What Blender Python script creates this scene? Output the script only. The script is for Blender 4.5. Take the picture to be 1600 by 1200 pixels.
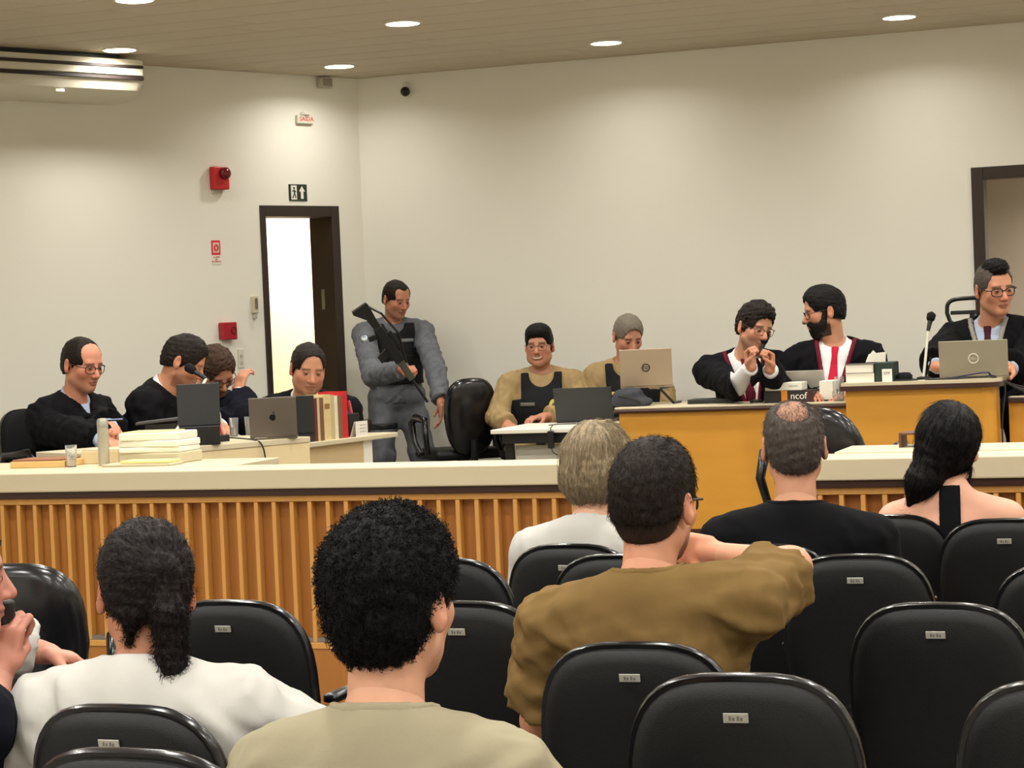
import bpy, bmesh, math, random
import numpy as np
from mathutils import Matrix, Vector

for _o in list(bpy.data.objects):
    bpy.data.objects.remove(_o)
scene = bpy.context.scene
COL = scene.collection

# ------------------------------------------------------------------ camera
F_PX, CX, CY = 3300.0, 800.0, 600.0
CAM_Z = 1.57
PSI, ROLL, PITCH = math.radians(19.5), 0.042, math.atan(95 / 3300.0)
fw = np.array([-math.sin(PSI) * math.cos(PITCH), math.cos(PSI) * math.cos(PITCH), -math.sin(PITCH)])
r0 = np.array([math.cos(PSI), math.sin(PSI), 0.0])
u0 = np.cross(r0, fw)
rt = math.cos(ROLL) * r0 - math.sin(ROLL) * u0
up = math.sin(ROLL) * r0 + math.cos(ROLL) * u0
CAMP = np.array([0, 0, CAM_Z])
cd = bpy.data.cameras.new('camera')
cd.sensor_fit = 'HORIZONTAL'
cd.sensor_width = 36.0
cd.lens = 36.0 * F_PX / 1600.0
cd.clip_end = 100
co = bpy.data.objects.new('camera', cd)
COL.objects.link(co)
co.matrix_world = Matrix(((rt[0], up[0], -fw[0], 0), (rt[1], up[1], -fw[1], 0), (rt[2], up[2], -fw[2], CAM_Z), (0, 0, 0, 1)))
scene.camera = co

# ------------------------------------------------------------------ world and exposure
w = bpy.data.worlds.new('world')
scene.world = w
w.use_nodes = True
w.node_tree.nodes['Background'].inputs[0].default_value = (0.9, 0.85, 0.75, 1)
w.node_tree.nodes['Background'].inputs[1].default_value = 0.05
scene.view_settings.view_transform = 'Standard'
scene.view_settings.look = 'None'
scene.view_settings.exposure = 0.0
scene.view_settings.gamma = 1.0
scene.view_settings.use_curve_mapping = False
LAMP_W = 20.0           # watts of each ceiling downlight
LAMP_COL = (1.0, 0.975, 0.92)

# measured points: a pixel of the 1600x1200 photograph on a plane of the room
def ray(u, v): return fw + rt * (u - CX) / F_PX - up * (v - CY) / F_PX
def atz(u, v, z):
    d = ray(u, v); return CAMP + d * ((z - CAM_Z) / d[2])
def aty(u, v, y):
    d = ray(u, v); return CAMP + d * (y / d[1])
def ats(u, v, s): return CAMP + ray(u, v) * (F_PX / s)
def onplane(u, v, p, n):
    d = ray(u, v); return CAMP + d * (np.dot(np.array(p) - CAMP, n) / np.dot(d, n))

# ------------------------------------------------------------------ materials
MATS = {}
def mat(name, col, rough=0.6, metal=0.0, var=0.0, vscale=8.0, bump=0.0, bscale=60.0, spec=0.5, attr=None,
        emit=None, estr=0.0, stretch=None, trans=0.0, coat=0.0, sss=0.0, kind='noise'):
    if name in MATS: return MATS[name]
    m = bpy.data.materials.new(name); m.use_nodes = True
    nt = m.node_tree; N = nt.nodes; L = nt.links
    b = N['Principled BSDF']
    b.inputs['Base Color'].default_value = (*col, 1)
    b.inputs['Roughness'].default_value = rough
    b.inputs['Metallic'].default_value = metal
    b.inputs['Specular IOR Level'].default_value = spec
    b.inputs['Transmission Weight'].default_value = trans
    b.inputs['Coat Weight'].default_value = coat
    if sss:
        b.inputs['Subsurface Weight'].default_value = sss
        b.inputs['Subsurface Radius'].default_value = (0.012, 0.004, 0.002)
        b.inputs['Subsurface Scale'].default_value = 1.0
    if emit:
        b.inputs['Emission Color'].default_value = (*emit, 1)
        b.inputs['Emission Strength'].default_value = estr
    tc = N.new('ShaderNodeTexCoord'); mp = N.new('ShaderNodeMapping')
    L.new(tc.outputs['Object'], mp.inputs[0])
    if stretch: mp.inputs['Scale'].default_value = stretch
    base = None
    if attr:
        a = N.new('ShaderNodeAttribute'); a.attribute_name = attr
        base = a.outputs['Color']
        L.new(base, b.inputs['Base Color'])
    if var > 0:
        if kind == 'wave':
            n = N.new('ShaderNodeTexWave'); n.inputs['Scale'].default_value = vscale
            n.inputs['Distortion'].default_value = 6; n.inputs['Detail'].default_value = 4
        else:
            n = N.new('ShaderNodeTexNoise'); n.inputs['Scale'].default_value = vscale
            n.inputs['Detail'].default_value = 5
        L.new(mp.outputs[0], n.inputs['Vector'])
        r = N.new('ShaderNodeMapRange')
        r.inputs['To Min'].default_value = 1 - var; r.inputs['To Max'].default_value = 1 + var
        L.new(n.outputs[1] if kind == 'wave' else n.outputs[0], r.inputs[0])
        mx = N.new('ShaderNodeMix'); mx.data_type = 'RGBA'; mx.blend_type = 'MULTIPLY'
        mx.inputs[0].default_value = 1
        if base is not None: L.new(base, mx.inputs[6])
        else: mx.inputs[6].default_value = (*col, 1)
        L.new(r.outputs[0], mx.inputs[7])
        L.new(mx.outputs[2], b.inputs['Base Color'])
    if bump > 0:
        n2 = N.new('ShaderNodeTexNoise'); n2.inputs['Scale'].default_value = bscale; n2.inputs['Detail'].default_value = 6
        L.new(mp.outputs[0], n2.inputs['Vector'])
        bp = N.new('ShaderNodeBump'); bp.inputs['Strength'].default_value = bump; bp.inputs['Distance'].default_value = 0.01
        L.new(n2.outputs[0], bp.inputs['Height']); L.new(bp.outputs[0], b.inputs['Normal'])
    MATS[name] = m
    return m

def S(r, g, b):      # sRGB 0..255 to linear
    f = lambda c: ((c / 255 + 0.055) / 1.055) ** 2.4 if c > 10 else c / 255 / 12.92
    return (f(r), f(g), f(b))

M_wall = mat('wall_paint', S(238, 235, 222), 0.85, var=0.02, vscale=1.2, bump=0.05, bscale=220)
M_ceil = mat('ceiling_panel_pvc', S(196, 184, 160), 0.75, var=0.03, vscale=3, bump=0.05, bscale=150)
M_floor = mat('floor_vinyl', S(120, 112, 102), 0.5, var=0.12, vscale=5)
M_dais = mat('dais_carpet', S(120, 114, 104), 0.9, var=0.1, vscale=30)
M_cream = mat('cream_laminate', S(208, 196, 165), 0.45, var=0.02, vscale=4)
M_creamd = mat('cream_panel', S(224, 204, 160), 0.55, var=0.03, vscale=4)
M_tan = mat('tan_panel', S(200, 176, 132), 0.6, var=0.05, vscale=6)
M_white = mat('white_laminate', S(236, 232, 216), 0.45, var=0.02, vscale=4)
M_greyp = mat('grey_panel', S(190, 186, 172), 0.6, var=0.03, vscale=6)
M_amber = mat('amber_wood', S(208, 148, 52), 0.45, var=0.10, vscale=3.0, stretch=(1, 1, 5), spec=0.4)
M_slat = mat('slat_wood', S(206, 150, 76), 0.5, var=0.12, vscale=9, stretch=(4, 4, 0.6))
M_slatb = mat('slat_backing_wood', S(168, 108, 44), 0.55, var=0.14, vscale=7, stretch=(4, 4, 0.6))
M_dark = mat('dark_edge_wood', S(62, 34, 26), 0.4, var=0.15, vscale=10, stretch=(0.5, 4, 4))
M_door = mat('dark_door_wood', S(48, 34, 26), 0.5, var=0.2, vscale=14, stretch=(4, 4, 0.4))
M_vinyl = mat('black_vinyl', S(18, 19, 20), 0.5, var=0.12, vscale=20, bump=0.12, bscale=350, spec=0.28)
M_rim = mat('black_gloss_plastic', S(16, 17, 20), 0.22, spec=0.6)
M_black = mat('black_plastic', S(22, 22, 24), 0.4)
M_fabric = mat('black_fabric', S(22, 23, 25), 0.85, spec=0.2, bump=0.2, bscale=500)
M_metal = mat('steel', S(170, 170, 168), 0.3, metal=1.0)
M_dmetal = mat('dark_steel', S(60, 60, 62), 0.4, metal=0.8)
M_silver = mat('silver_shell', S(186, 180, 166), 0.4, metal=0.35)
M_gold = mat('champagne_shell', S(186, 166, 140), 0.42, metal=0.3)
M_grey = mat('space_grey_shell', S(120, 112, 102), 0.4, metal=0.4)
M_plate = mat('chair_number_plate', S(176, 174, 164), 0.4, metal=0.2, var=0.1, vscale=300)
M_plate_t = mat('plate_print', S(110, 110, 106), 0.6)
M_paper = mat('paper', S(238, 234, 218), 0.8, var=0.05, vscale=60, stretch=(0.2, 0.2, 12))
M_yellowp = mat('yellow_card', S(232, 222, 150), 0.7, var=0.03, vscale=20)
M_manila = mat('manila_folder', S(222, 184, 120), 0.7, var=0.05, vscale=10)
M_glass = mat('drinking_glass', (0.95, 0.97, 0.97), 0.02, trans=0.9, spec=0.6)
M_red = mat('alarm_red', S(196, 30, 34), 0.4)
M_redd = mat('alarm_red_lens', S(110, 10, 20), 0.2)
M_signw = mat('sign_white', S(240, 236, 224), 0.6)
M_signg = mat('exit_sign_dark_green', S(32, 44, 34), 0.5)
M_signr = mat('sign_red', S(214, 44, 50), 0.5)
M_plastic = mat('white_plastic', S(224, 220, 204), 0.4)
M_ac = mat('air_conditioner_shell', S(214, 208, 188), 0.35, spec=0.5)
M_acd = mat('air_slot', S(42, 30, 26), 0.6)
M_cord = mat('black_cord', S(30, 28, 28), 0.5)
M_cordw = mat('white_cord', S(220, 216, 205), 0.5)
M_screen = mat('dark_screen', S(18, 19, 22), 0.3)

# ------------------------------------------------------------------ mesh helpers
def link(name, me, m, parent=None, loc=None, rotz=None):
    o = bpy.data.objects.new(name, me); COL.objects.link(o)
    if m is not None and len(me.materials) == 0: me.materials.append(m)
    if parent is not None: o.parent = parent
    if loc is not None: o.location = loc
    if rotz is not None: o.rotation_euler = (0, 0, rotz)
    return o

def tag(o, label, cat, group=None):
    o['label'] = label; o['category'] = cat
    if group: o['group'] = group
    return o

def thing(name, label, cat, loc=(0, 0, 0), rotz=0.0, group=None):
    o = bpy.data.objects.new(name, None); COL.objects.link(o)
    o.empty_display_size = 0.05
    o.location = loc; o.rotation_euler = (0, 0, rotz)
    return tag(o, label, cat, group)

def struct(o):
    o['kind'] = 'structure'; return o

class MB:
    def __init__(s): s.v = []; s.f = []
    def add(s, vs, fs):
        n = len(s.v); s.v.extend([tuple(map(float, p)) for p in vs]); s.f.extend([tuple(int(i) + n for i in f) for f in fs]); return s
    def box(s, lo, hi, bev=0.0):
        if bev <= 0:
            x0, y0, z0 = lo; x1, y1, z1 = hi
            return s.add([(x0, y0, z0), (x1, y0, z0), (x1, y1, z0), (x0, y1, z0), (x0, y0, z1), (x1, y0, z1), (x1, y1, z1), (x0, y1, z1)],
                         [(0, 3, 2, 1), (4, 5, 6, 7), (0, 1, 5, 4), (1, 2, 6, 5), (2, 3, 7, 6), (3, 0, 4, 7)])
        bm = bmesh.new(); bmesh.ops.create_cube(bm, size=1)
        for v in bm.verts:
            v.co = Vector([(lo[i] + hi[i]) / 2 + v.co[i] * (hi[i] - lo[i]) for i in range(3)])
        bmesh.ops.bevel(bm, geom=bm.edges[:], offset=bev, segments=2, affect='EDGES', profile=0.5)
        bm.verts.index_update()
        s.add([v.co for v in bm.verts], [[v.index for v in f.verts] for f in bm.faces]); bm.free(); return s
    def prism(s, poly, d0, d1, axis='y'):      # polygon in the two other axes, extruded along axis
        n = len(poly)
        def P(a, b, d):
            return {'y': (a, d, b), 'z': (a, b, d), 'x': (d, a, b)}[axis]
        vs = [P(a, b, d0) for a, b in poly] + [P(a, b, d1) for a, b in poly]
        fs = [tuple(range(n)), tuple(range(2 * n - 1, n - 1, -1))]
        fs += [(i, i + n, (i + 1) % n + n, (i + 1) % n) for i in range(n)]
        return s.add(vs, fs)
    def lathe(s, prof, n=24, c=(0, 0, 0), cap=True):   # prof: (r, z)
        vs = []; fs = []
        for r, z in prof:
            for i in range(n):
                a = 2 * math.pi * i / n; vs.append((c[0] + r * math.cos(a), c[1] + r * math.sin(a), c[2] + z))
        for j in range(len(prof) - 1):
            for i in range(n):
                fs.append((j * n + i, j * n + (i + 1) % n, (j + 1) * n + (i + 1) % n, (j + 1) * n + i))
        if cap:
            fs.append(tuple(range(n - 1, -1, -1))); fs.append(tuple((len(prof) - 1) * n + i for i in range(n)))
        return s.add(vs, fs)
    def tube(s, pts, r, n=8, close=False):
        pts = [np.array(p, float) for p in pts]; m = len(pts); vs = []; fs = []
        rr = r if hasattr(r, '__len__') else [r] * m
        prev = None
        for i in range(m):
            if close: t = pts[(i + 1) % m] - pts[i - 1]
            else: t = pts[min(i + 1, m - 1)] - pts[max(i - 1, 0)]
            t = t / (np.linalg.norm(t) + 1e-9)
            if prev is None:
                a = np.array([0, 0, 1.]) if abs(t[2]) < 0.9 else np.array([1., 0, 0]); x = np.cross(a, t)
            else: x = prev - t * np.dot(prev, t)
            x /= np.linalg.norm(x) + 1e-9; prev = x; y = np.cross(t, x)
            for k in range(n):
                a = 2 * math.pi * k / n; vs.append(pts[i] + rr[i] * (math.cos(a) * x + math.sin(a) * y))
        for i in range(m if close else m - 1):
            j = (i + 1) % m
            for k in range(n): fs.append((i * n + k, i * n + (k + 1) % n, j * n + (k + 1) % n, j * n + k))
        if not close:
            fs.append(tuple(range(n - 1, -1, -1))); fs.append(tuple((m - 1) * n + k for k in range(n)))
        return s.add(vs, fs)
    def ball(s, c, r, n=12, m=8):
        r = r if hasattr(r, '__len__') else (r, r, r)
        vs = [(c[0], c[1], c[2] - r[2])]
        for j in range(1, m):
            th = -math.pi / 2 + math.pi * j / m
            for i in range(n):
                a = 2 * math.pi * i / n
                vs.append((c[0] + r[0] * math.cos(th) * math.cos(a), c[1] + r[1] * math.cos(th) * math.sin(a), c[2] + r[2] * math.sin(th)))
        vs.append((c[0], c[1], c[2] + r[2])); fs = []
        for i in range(n): fs.append((0, 1 + (i + 1) % n, 1 + i))
        for j in range(m - 2):
            for i in range(n):
                a = 1 + j * n; fs.append((a + i, a + (i + 1) % n, a + n + (i + 1) % n, a + n + i))
        l = len(vs) - 1; a = 1 + (m - 2) * n
        for i in range(n): fs.append((a + i, a + (i + 1) % n, l))
        return s.add(vs, fs)
    def build(s, name, m, parent=None, smooth=None, loc=None, rotz=None):
        me = bpy.data.meshes.new(name); me.from_pydata(s.v, [], s.f); me.update()
        bm = bmesh.new(); bm.from_mesh(me); bmesh.ops.recalc_face_normals(bm, faces=bm.faces[:]); bm.to_mesh(me); bm.free()
        if smooth is not None:
            me.polygons.foreach_set('use_smooth', [True] * len(me.polygons))
            if smooth < 180: me.set_sharp_from_angle(angle=math.radians(smooth))
        return link(name, me, m, parent, loc, rotz)

def box(name, lo, hi, m, parent=None, bev=0.0, **k):
    return MB().box(lo, hi, bev).build(name, m, parent, **k)

def text(name, body, size, m, parent, loc, rot=(math.pi / 2, 0, 0), depth=0.0006):
    c = bpy.data.curves.new('t', 'FONT'); c.body = body; c.size = size; c.extrude = depth
    c.align_x = 'CENTER'; c.align_y = 'CENTER'
    o = bpy.data.objects.new('t', c); COL.objects.link(o)
    dg = bpy.context.evaluated_depsgraph_get()
    me = bpy.data.meshes.new_from_object(o.evaluated_get(dg))
    bpy.data.objects.remove(o); bpy.data.curves.remove(c)
    me.materials.clear()
    ob = link(name, me, m, parent, loc); ob.rotation_euler = rot
    return ob

def copy_tree(o, parent=None):
    c = o.copy(); COL.objects.link(c)
    if parent is not None: c.parent = parent
    for ch in list(o.children): copy_tree(ch, c)
    return c

# ------------------------------------------------------------------ implicit surfaces for bodies, clothes and hair
class Field:
    def __init__(s, lo, hi, h):
        s.h = h; s.lo = np.array(lo, float)
        s.n = np.ceil((np.array(hi, float) - s.lo) / h).astype(int) + 1
        s.D = np.full(s.n, 0.25, np.float32)
        s.ax = [(s.lo[i] + h * np.arange(s.n[i])).astype(np.float32) for i in range(3)]
    def grid(s):
        return s.ax[0][:, None, None], s.ax[1][None, :, None], s.ax[2][None, None, :]
    def win(s, lo, hi):
        i0 = np.clip(np.floor((np.array(lo) - s.lo) / s.h).astype(int), 0, s.n)
        i1 = np.clip(np.ceil((np.array(hi) - s.lo) / s.h).astype(int) + 1, 0, s.n)
        sl = tuple(slice(a, b) for a, b in zip(i0, i1))
        if any(b - a <= 0 for a, b in zip(i0, i1)): return None, None
        return sl, (s.ax[0][sl[0]][:, None, None], s.ax[1][sl[1]][None, :, None], s.ax[2][sl[2]][None, None, :])
    def mix(s, sl, d, k, op):
        a = s.D[sl]
        if op == 'u':
            h = np.maximum(k - np.abs(a - d), 0) / k
            s.D[sl] = np.minimum(a, d) - h * h * k * 0.25
        else:
            d = -d
            h = np.maximum(k - np.abs(a - d), 0) / k
            s.D[sl] = np.maximum(a, d) + h * h * k * 0.25
    def cone(s, a, b, ra, rb=None, k=0.02, op='u', lat=1.0, L=(1, 0, 0)):
        rb = ra if rb is None else rb
        a = np.array(a, float); b = np.array(b, float); m = max(ra, rb) * max(lat, 1) + k + 2 * s.h
        sl, g = s.win(np.minimum(a, b) - m, np.maximum(a, b) + m)
        if sl is None: return s
        W = [g[i] - a[i] for i in range(3)]; ba = b - a
        if lat != 1.0:
            L = np.array(L, float); L /= np.linalg.norm(L)
            q = (W[0] * L[0] + W[1] * L[1] + W[2] * L[2]) * (1 - 1 / lat)
            W = [W[i] - q * L[i] for i in range(3)]
            ba = ba - L * np.dot(ba, L) * (1 - 1 / lat)
        t = np.clip((W[0] * ba[0] + W[1] * ba[1] + W[2] * ba[2]) / (np.dot(ba, ba) + 1e-9), 0, 1)
        d = np.sqrt((W[0] - t * ba[0]) ** 2 + (W[1] - t * ba[1]) ** 2 + (W[2] - t * ba[2]) ** 2) - (ra + (rb - ra) * t)
        s.mix(sl, d.astype(np.float32), k, op); return s
    def ell(s, c, r, k=0.02, op='u', R=None):
        c = np.array(c, float); r = np.array(r if hasattr(r, '__len__') else (r, r, r), float)
        m = (r.max() if R is not None else r) + k + 2 * s.h
        sl, g = s.win(c - m, c + m)
        if sl is None: return s
        P = [g[i] - c[i] for i in range(3)]
        if R is not None:
            P = [P[0] * R[0][j] + P[1] * R[1][j] + P[2] * R[2][j] for j in range(3)]
        k0 = np.sqrt((P[0] / r[0]) ** 2 + (P[1] / r[1]) ** 2 + (P[2] / r[2]) ** 2)
        k1 = np.sqrt((P[0] / r[0] ** 2) ** 2 + (P[1] / r[1] ** 2) ** 2 + (P[2] / r[2] ** 2) ** 2)
        d = k0 * (k0 - 1) / np.maximum(k1, 1e-4)
        s.mix(sl, d.astype(np.float32), k, op); return s
    def box(s, c, hs, R=None, r=0.01, k=0.01, op='u'):
        c = np.array(c, float); hs = np.array(hs, float); m = np.linalg.norm(hs) + k + r + 2 * s.h
        sl, g = s.win(c - m, c + m)
        if sl is None: return s
        P = [g[i] - c[i] for i in range(3)]
        if R is not None: P = [P[0] * R[0][j] + P[1] * R[1][j] + P[2] * R[2][j] for j in range(3)]
        q = [np.abs(P[i]) - (hs[i] - r) for i in range(3)]
        d = np.sqrt(np.maximum(q[0], 0) ** 2 + np.maximum(q[1], 0) ** 2 + np.maximum(q[2], 0) ** 2) + np.minimum(np.maximum(np.maximum(q[0], q[1]), q[2]), 0) - r
        s.mix(sl, d.astype(np.float32), k, op); return s
    def keep(s, d):          # intersect with a region given on the whole grid
        s.D = np.maximum(s.D, np.broadcast_to(d, s.D.shape).astype(np.float32)); return s
    def cut(s, d): return s.keep(-d)
    def noise(s, amp, freq, seed=0, aniso=(1, 1, 1), warp=0.6):
        rng = np.random.RandomState(seed); X, Y, Z = s.grid()
        acc = 0
        for o in range(4):
            f = freq * (1.0 + 0.55 * o); k = rng.normal(size=3); k /= np.linalg.norm(k); k = k * np.array(aniso) * f
            k2 = rng.normal(size=3) * f * 0.6
            acc = acc + np.sin(k[0] * X + k[1] * Y + k[2] * Z + rng.rand() * 6.28 + warp * 2 * np.sin(k2[0] * X + k2[1] * Y + k2[2] * Z)) / (1 + 0.5 * o)
        s.D = s.D + (amp * acc).astype(np.float32); return s
    def mesh(s):
        D = s.D; D[0] = D[-1] = 0.1; D[:, 0] = D[:, -1] = 0.1; D[:, :, 0] = D[:, :, -1] = 0.1
        g = (D < 0)
        c = np.zeros(np.array(D.shape) - 1, np.uint8)
        for i in (0, 1):
            for j in (0, 1):
                for k in (0, 1):
                    c += g[i:D.shape[0] - 1 + i, j:D.shape[1] - 1 + j, k:D.shape[2] - 1 + k]
        act = (c > 0) & (c < 8); I = np.argwhere(act)
        if len(I) == 0: return np.zeros((0, 3)), np.zeros((0, 4), int)
        idx = np.full(act.shape, -1, np.int64); idx[act] = np.arange(len(I))
        acc = np.zeros((len(I), 3)); cnt = np.zeros(len(I))
        cor = [(i, j, k) for i in (0, 1) for j in (0, 1) for k in (0, 1)]
        val = {q: D[I[:, 0] + q[0], I[:, 1] + q[1], I[:, 2] + q[2]] for q in cor}
        for q in cor:
            for ax in range(3):
                if q[ax] == 0:
                    r = list(q); r[ax] = 1; r = tuple(r)
                    a, b = val[q], val[r]; x = (a < 0) != (b < 0)
                    t = np.where(x, a / np.where(x, a - b, 1), 0)
                    p = np.tile(np.array(q, float), (len(I), 1)); p[:, ax] += t
                    acc[x] += p[x]; cnt[x] += 1
        V = s.lo + s.h * (I + acc / cnt[:, None])
        Fs = []
        for ax in range(3):
            o1, o2 = (ax + 1) % 3, (ax + 2) % 3
            sh = [slice(None)] * 3; sa = list(sh); sb = list(sh)
            sa[ax] = slice(0, -1); sb[ax] = slice(1, None)
            A = g[tuple(sa)]; B = g[tuple(sb)]
            E = np.argwhere(A != B)
            E = E[(E[:, o1] > 0) & (E[:, o2] > 0) & (E[:, o1] < D.shape[o1] - 1) & (E[:, o2] < D.shape[o2] - 1)]
            inside = A[E[:, 0], E[:, 1], E[:, 2]]
            def cell(d1, d2):
                q = E.copy(); q[:, o1] += d1; q[:, o2] += d2; return idx[q[:, 0], q[:, 1], q[:, 2]]
            quad = np.stack([cell(-1, -1), cell(0, -1), cell(0, 0), cell(-1, 0)], 1)
            quad[~inside] = quad[~inside][:, ::-1]
            Fs.append(quad)
        return V, np.concatenate(Fs)

def normals(V, Fq):
    n = np.zeros_like(V)
    a = V[Fq[:, 2]] - V[Fq[:, 0]]; b = V[Fq[:, 3]] - V[Fq[:, 1]]; fn = np.cross(a, b)
    for i in range(4): np.add.at(n, Fq[:, i], fn)
    return n / (np.linalg.norm(n, axis=1, keepdims=True) + 1e-12)

def qmesh(name, V, Fq, m, parent=None, colors=None, smooth=True):
    me = bpy.data.meshes.new(name)
    Fq = np.asarray(Fq); k = Fq.shape[1]
    me.vertices.add(len(V)); me.vertices.foreach_set('co', np.asarray(V, np.float32).ravel())
    me.loops.add(Fq.size); me.loops.foreach_set('vertex_index', Fq.astype(np.int32).ravel())
    me.polygons.add(len(Fq))
    me.polygons.foreach_set('loop_start', np.arange(0, Fq.size, k, dtype=np.int32))
    me.polygons.foreach_set('loop_total', np.full(len(Fq), k, np.int32))
    me.update(calc_edges=True); me.validate()
    me.polygons.foreach_set('use_smooth', np.full(len(me.polygons), smooth))
    if colors is not None:
        a = me.color_attributes.new('Col', 'FLOAT_COLOR', 'POINT')
        a.data.foreach_set('color', np.concatenate([colors, np.ones((len(V), 1))], 1).astype(np.float32).ravel())
    return link(name, me, m, parent)

def strands(V, N, n, length, rad, flow, seed=0, lift=0.25, curl=0.0, seg=5, jitter=0.35, mask=None, hug=0.095):
    """n thin three-sided hairs rooted on the surface V, N; returns verts and quads"""
    rng = np.random.RandomState(seed)
    cand = np.arange(len(V)) if mask is None else np.nonzero(mask)[0]
    if len(cand) == 0: return np.zeros((0, 3)), np.zeros((0, 4), int)
    i = rng.choice(cand, n); P = V[i] + rng.normal(size=(n, 3)) * 0.002; Nn = N[i]
    d = flow(P); d = d - Nn * (d * Nn).sum(1, keepdims=True)
    d /= np.linalg.norm(d, axis=1, keepdims=True) + 1e-9
    d = d + rng.normal(size=(n, 3)) * jitter; d -= Nn * (d * Nn).sum(1, keepdims=True)
    d /= np.linalg.norm(d, axis=1, keepdims=True) + 1e-9
    b = np.cross(Nn, d); ln = length * (0.6 + 0.8 * rng.rand(n, 1)); ph = rng.rand(n, 1) * 6.28
    pts = []
    for k in range(seg + 1):
        t = k / seg
        out = lift * math.sin(t * math.pi * 0.5) * ln
        if curl:
            p = P + d * ln * 0.5 * t + Nn * out + curl * (np.cos(ph + t * 7) - np.cos(ph)) * d + curl * (np.sin(ph + t * 7) - np.sin(ph)) * (b * 0.7 + Nn * 0.6)
        else:
            p = P + d * ln * t + Nn * (out - (ln * t) ** 2 / (2 * hug))
        pts.append(p)
    vs = np.zeros((n, seg + 1, 3, 3)); rr = rad
    for k in range(seg + 1):
        r = rr * (1 - 0.85 * k / seg)
        for q in range(3):
            a = 2.1 * q; vs[:, k, q] = pts[k] + r * (math.cos(a) * b + math.sin(a) * Nn)
    base = (np.arange(n) * (seg + 1) * 3)[:, None, None, None]
    kk = np.arange(seg)[None, :, None, None]; qq = np.arange(3)[None, None, :, None]
    offs = np.concatenate([base + kk * 3 + qq, base + kk * 3 + (qq + 1) % 3, base + (kk + 1) * 3 + (qq + 1) % 3, base + (kk + 1) * 3 + qq], 3)
    return vs.reshape(-1, 3), offs.reshape(-1, 4)
def merge(parts):
    Vs, Fs, o = [], [], 0
    for V, Fq in parts:
        if len(V) == 0: continue
        Vs.append(V); Fs.append(Fq + o); o += len(V)
    return np.concatenate(Vs), np.concatenate(Fs)

# ------------------------------------------------------------------ people
def Rx(a): c, s = math.cos(a), math.sin(a); return np.array([[1, 0, 0], [0, c, -s], [0, s, c]])
def Ry(a): c, s = math.cos(a), math.sin(a); return np.array([[c, 0, s], [0, 1, 0], [-s, 0, c]])
def Rz(a): c, s = math.cos(a), math.sin(a); return np.array([[c, -s, 0], [s, c, 0], [0, 0, 1]])
def unit(v): v = np.array(v, float); return v / (np.linalg.norm(v) + 1e-9)
rad = math.radians
M_skin = mat('skin', (0.6, 0.4, 0.3), 0.5, attr='Col', var=0.06, vscale=30, spec=0.35, sss=0.08)
HEADH = 0.0045

def cloth(name, col, rough=0.9, var=0.05, bump=0.12, bscale=700): return mat(name, S(*col), rough, var=var, vscale=14, bump=bump, bscale=bscale, spec=0.12)

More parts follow.
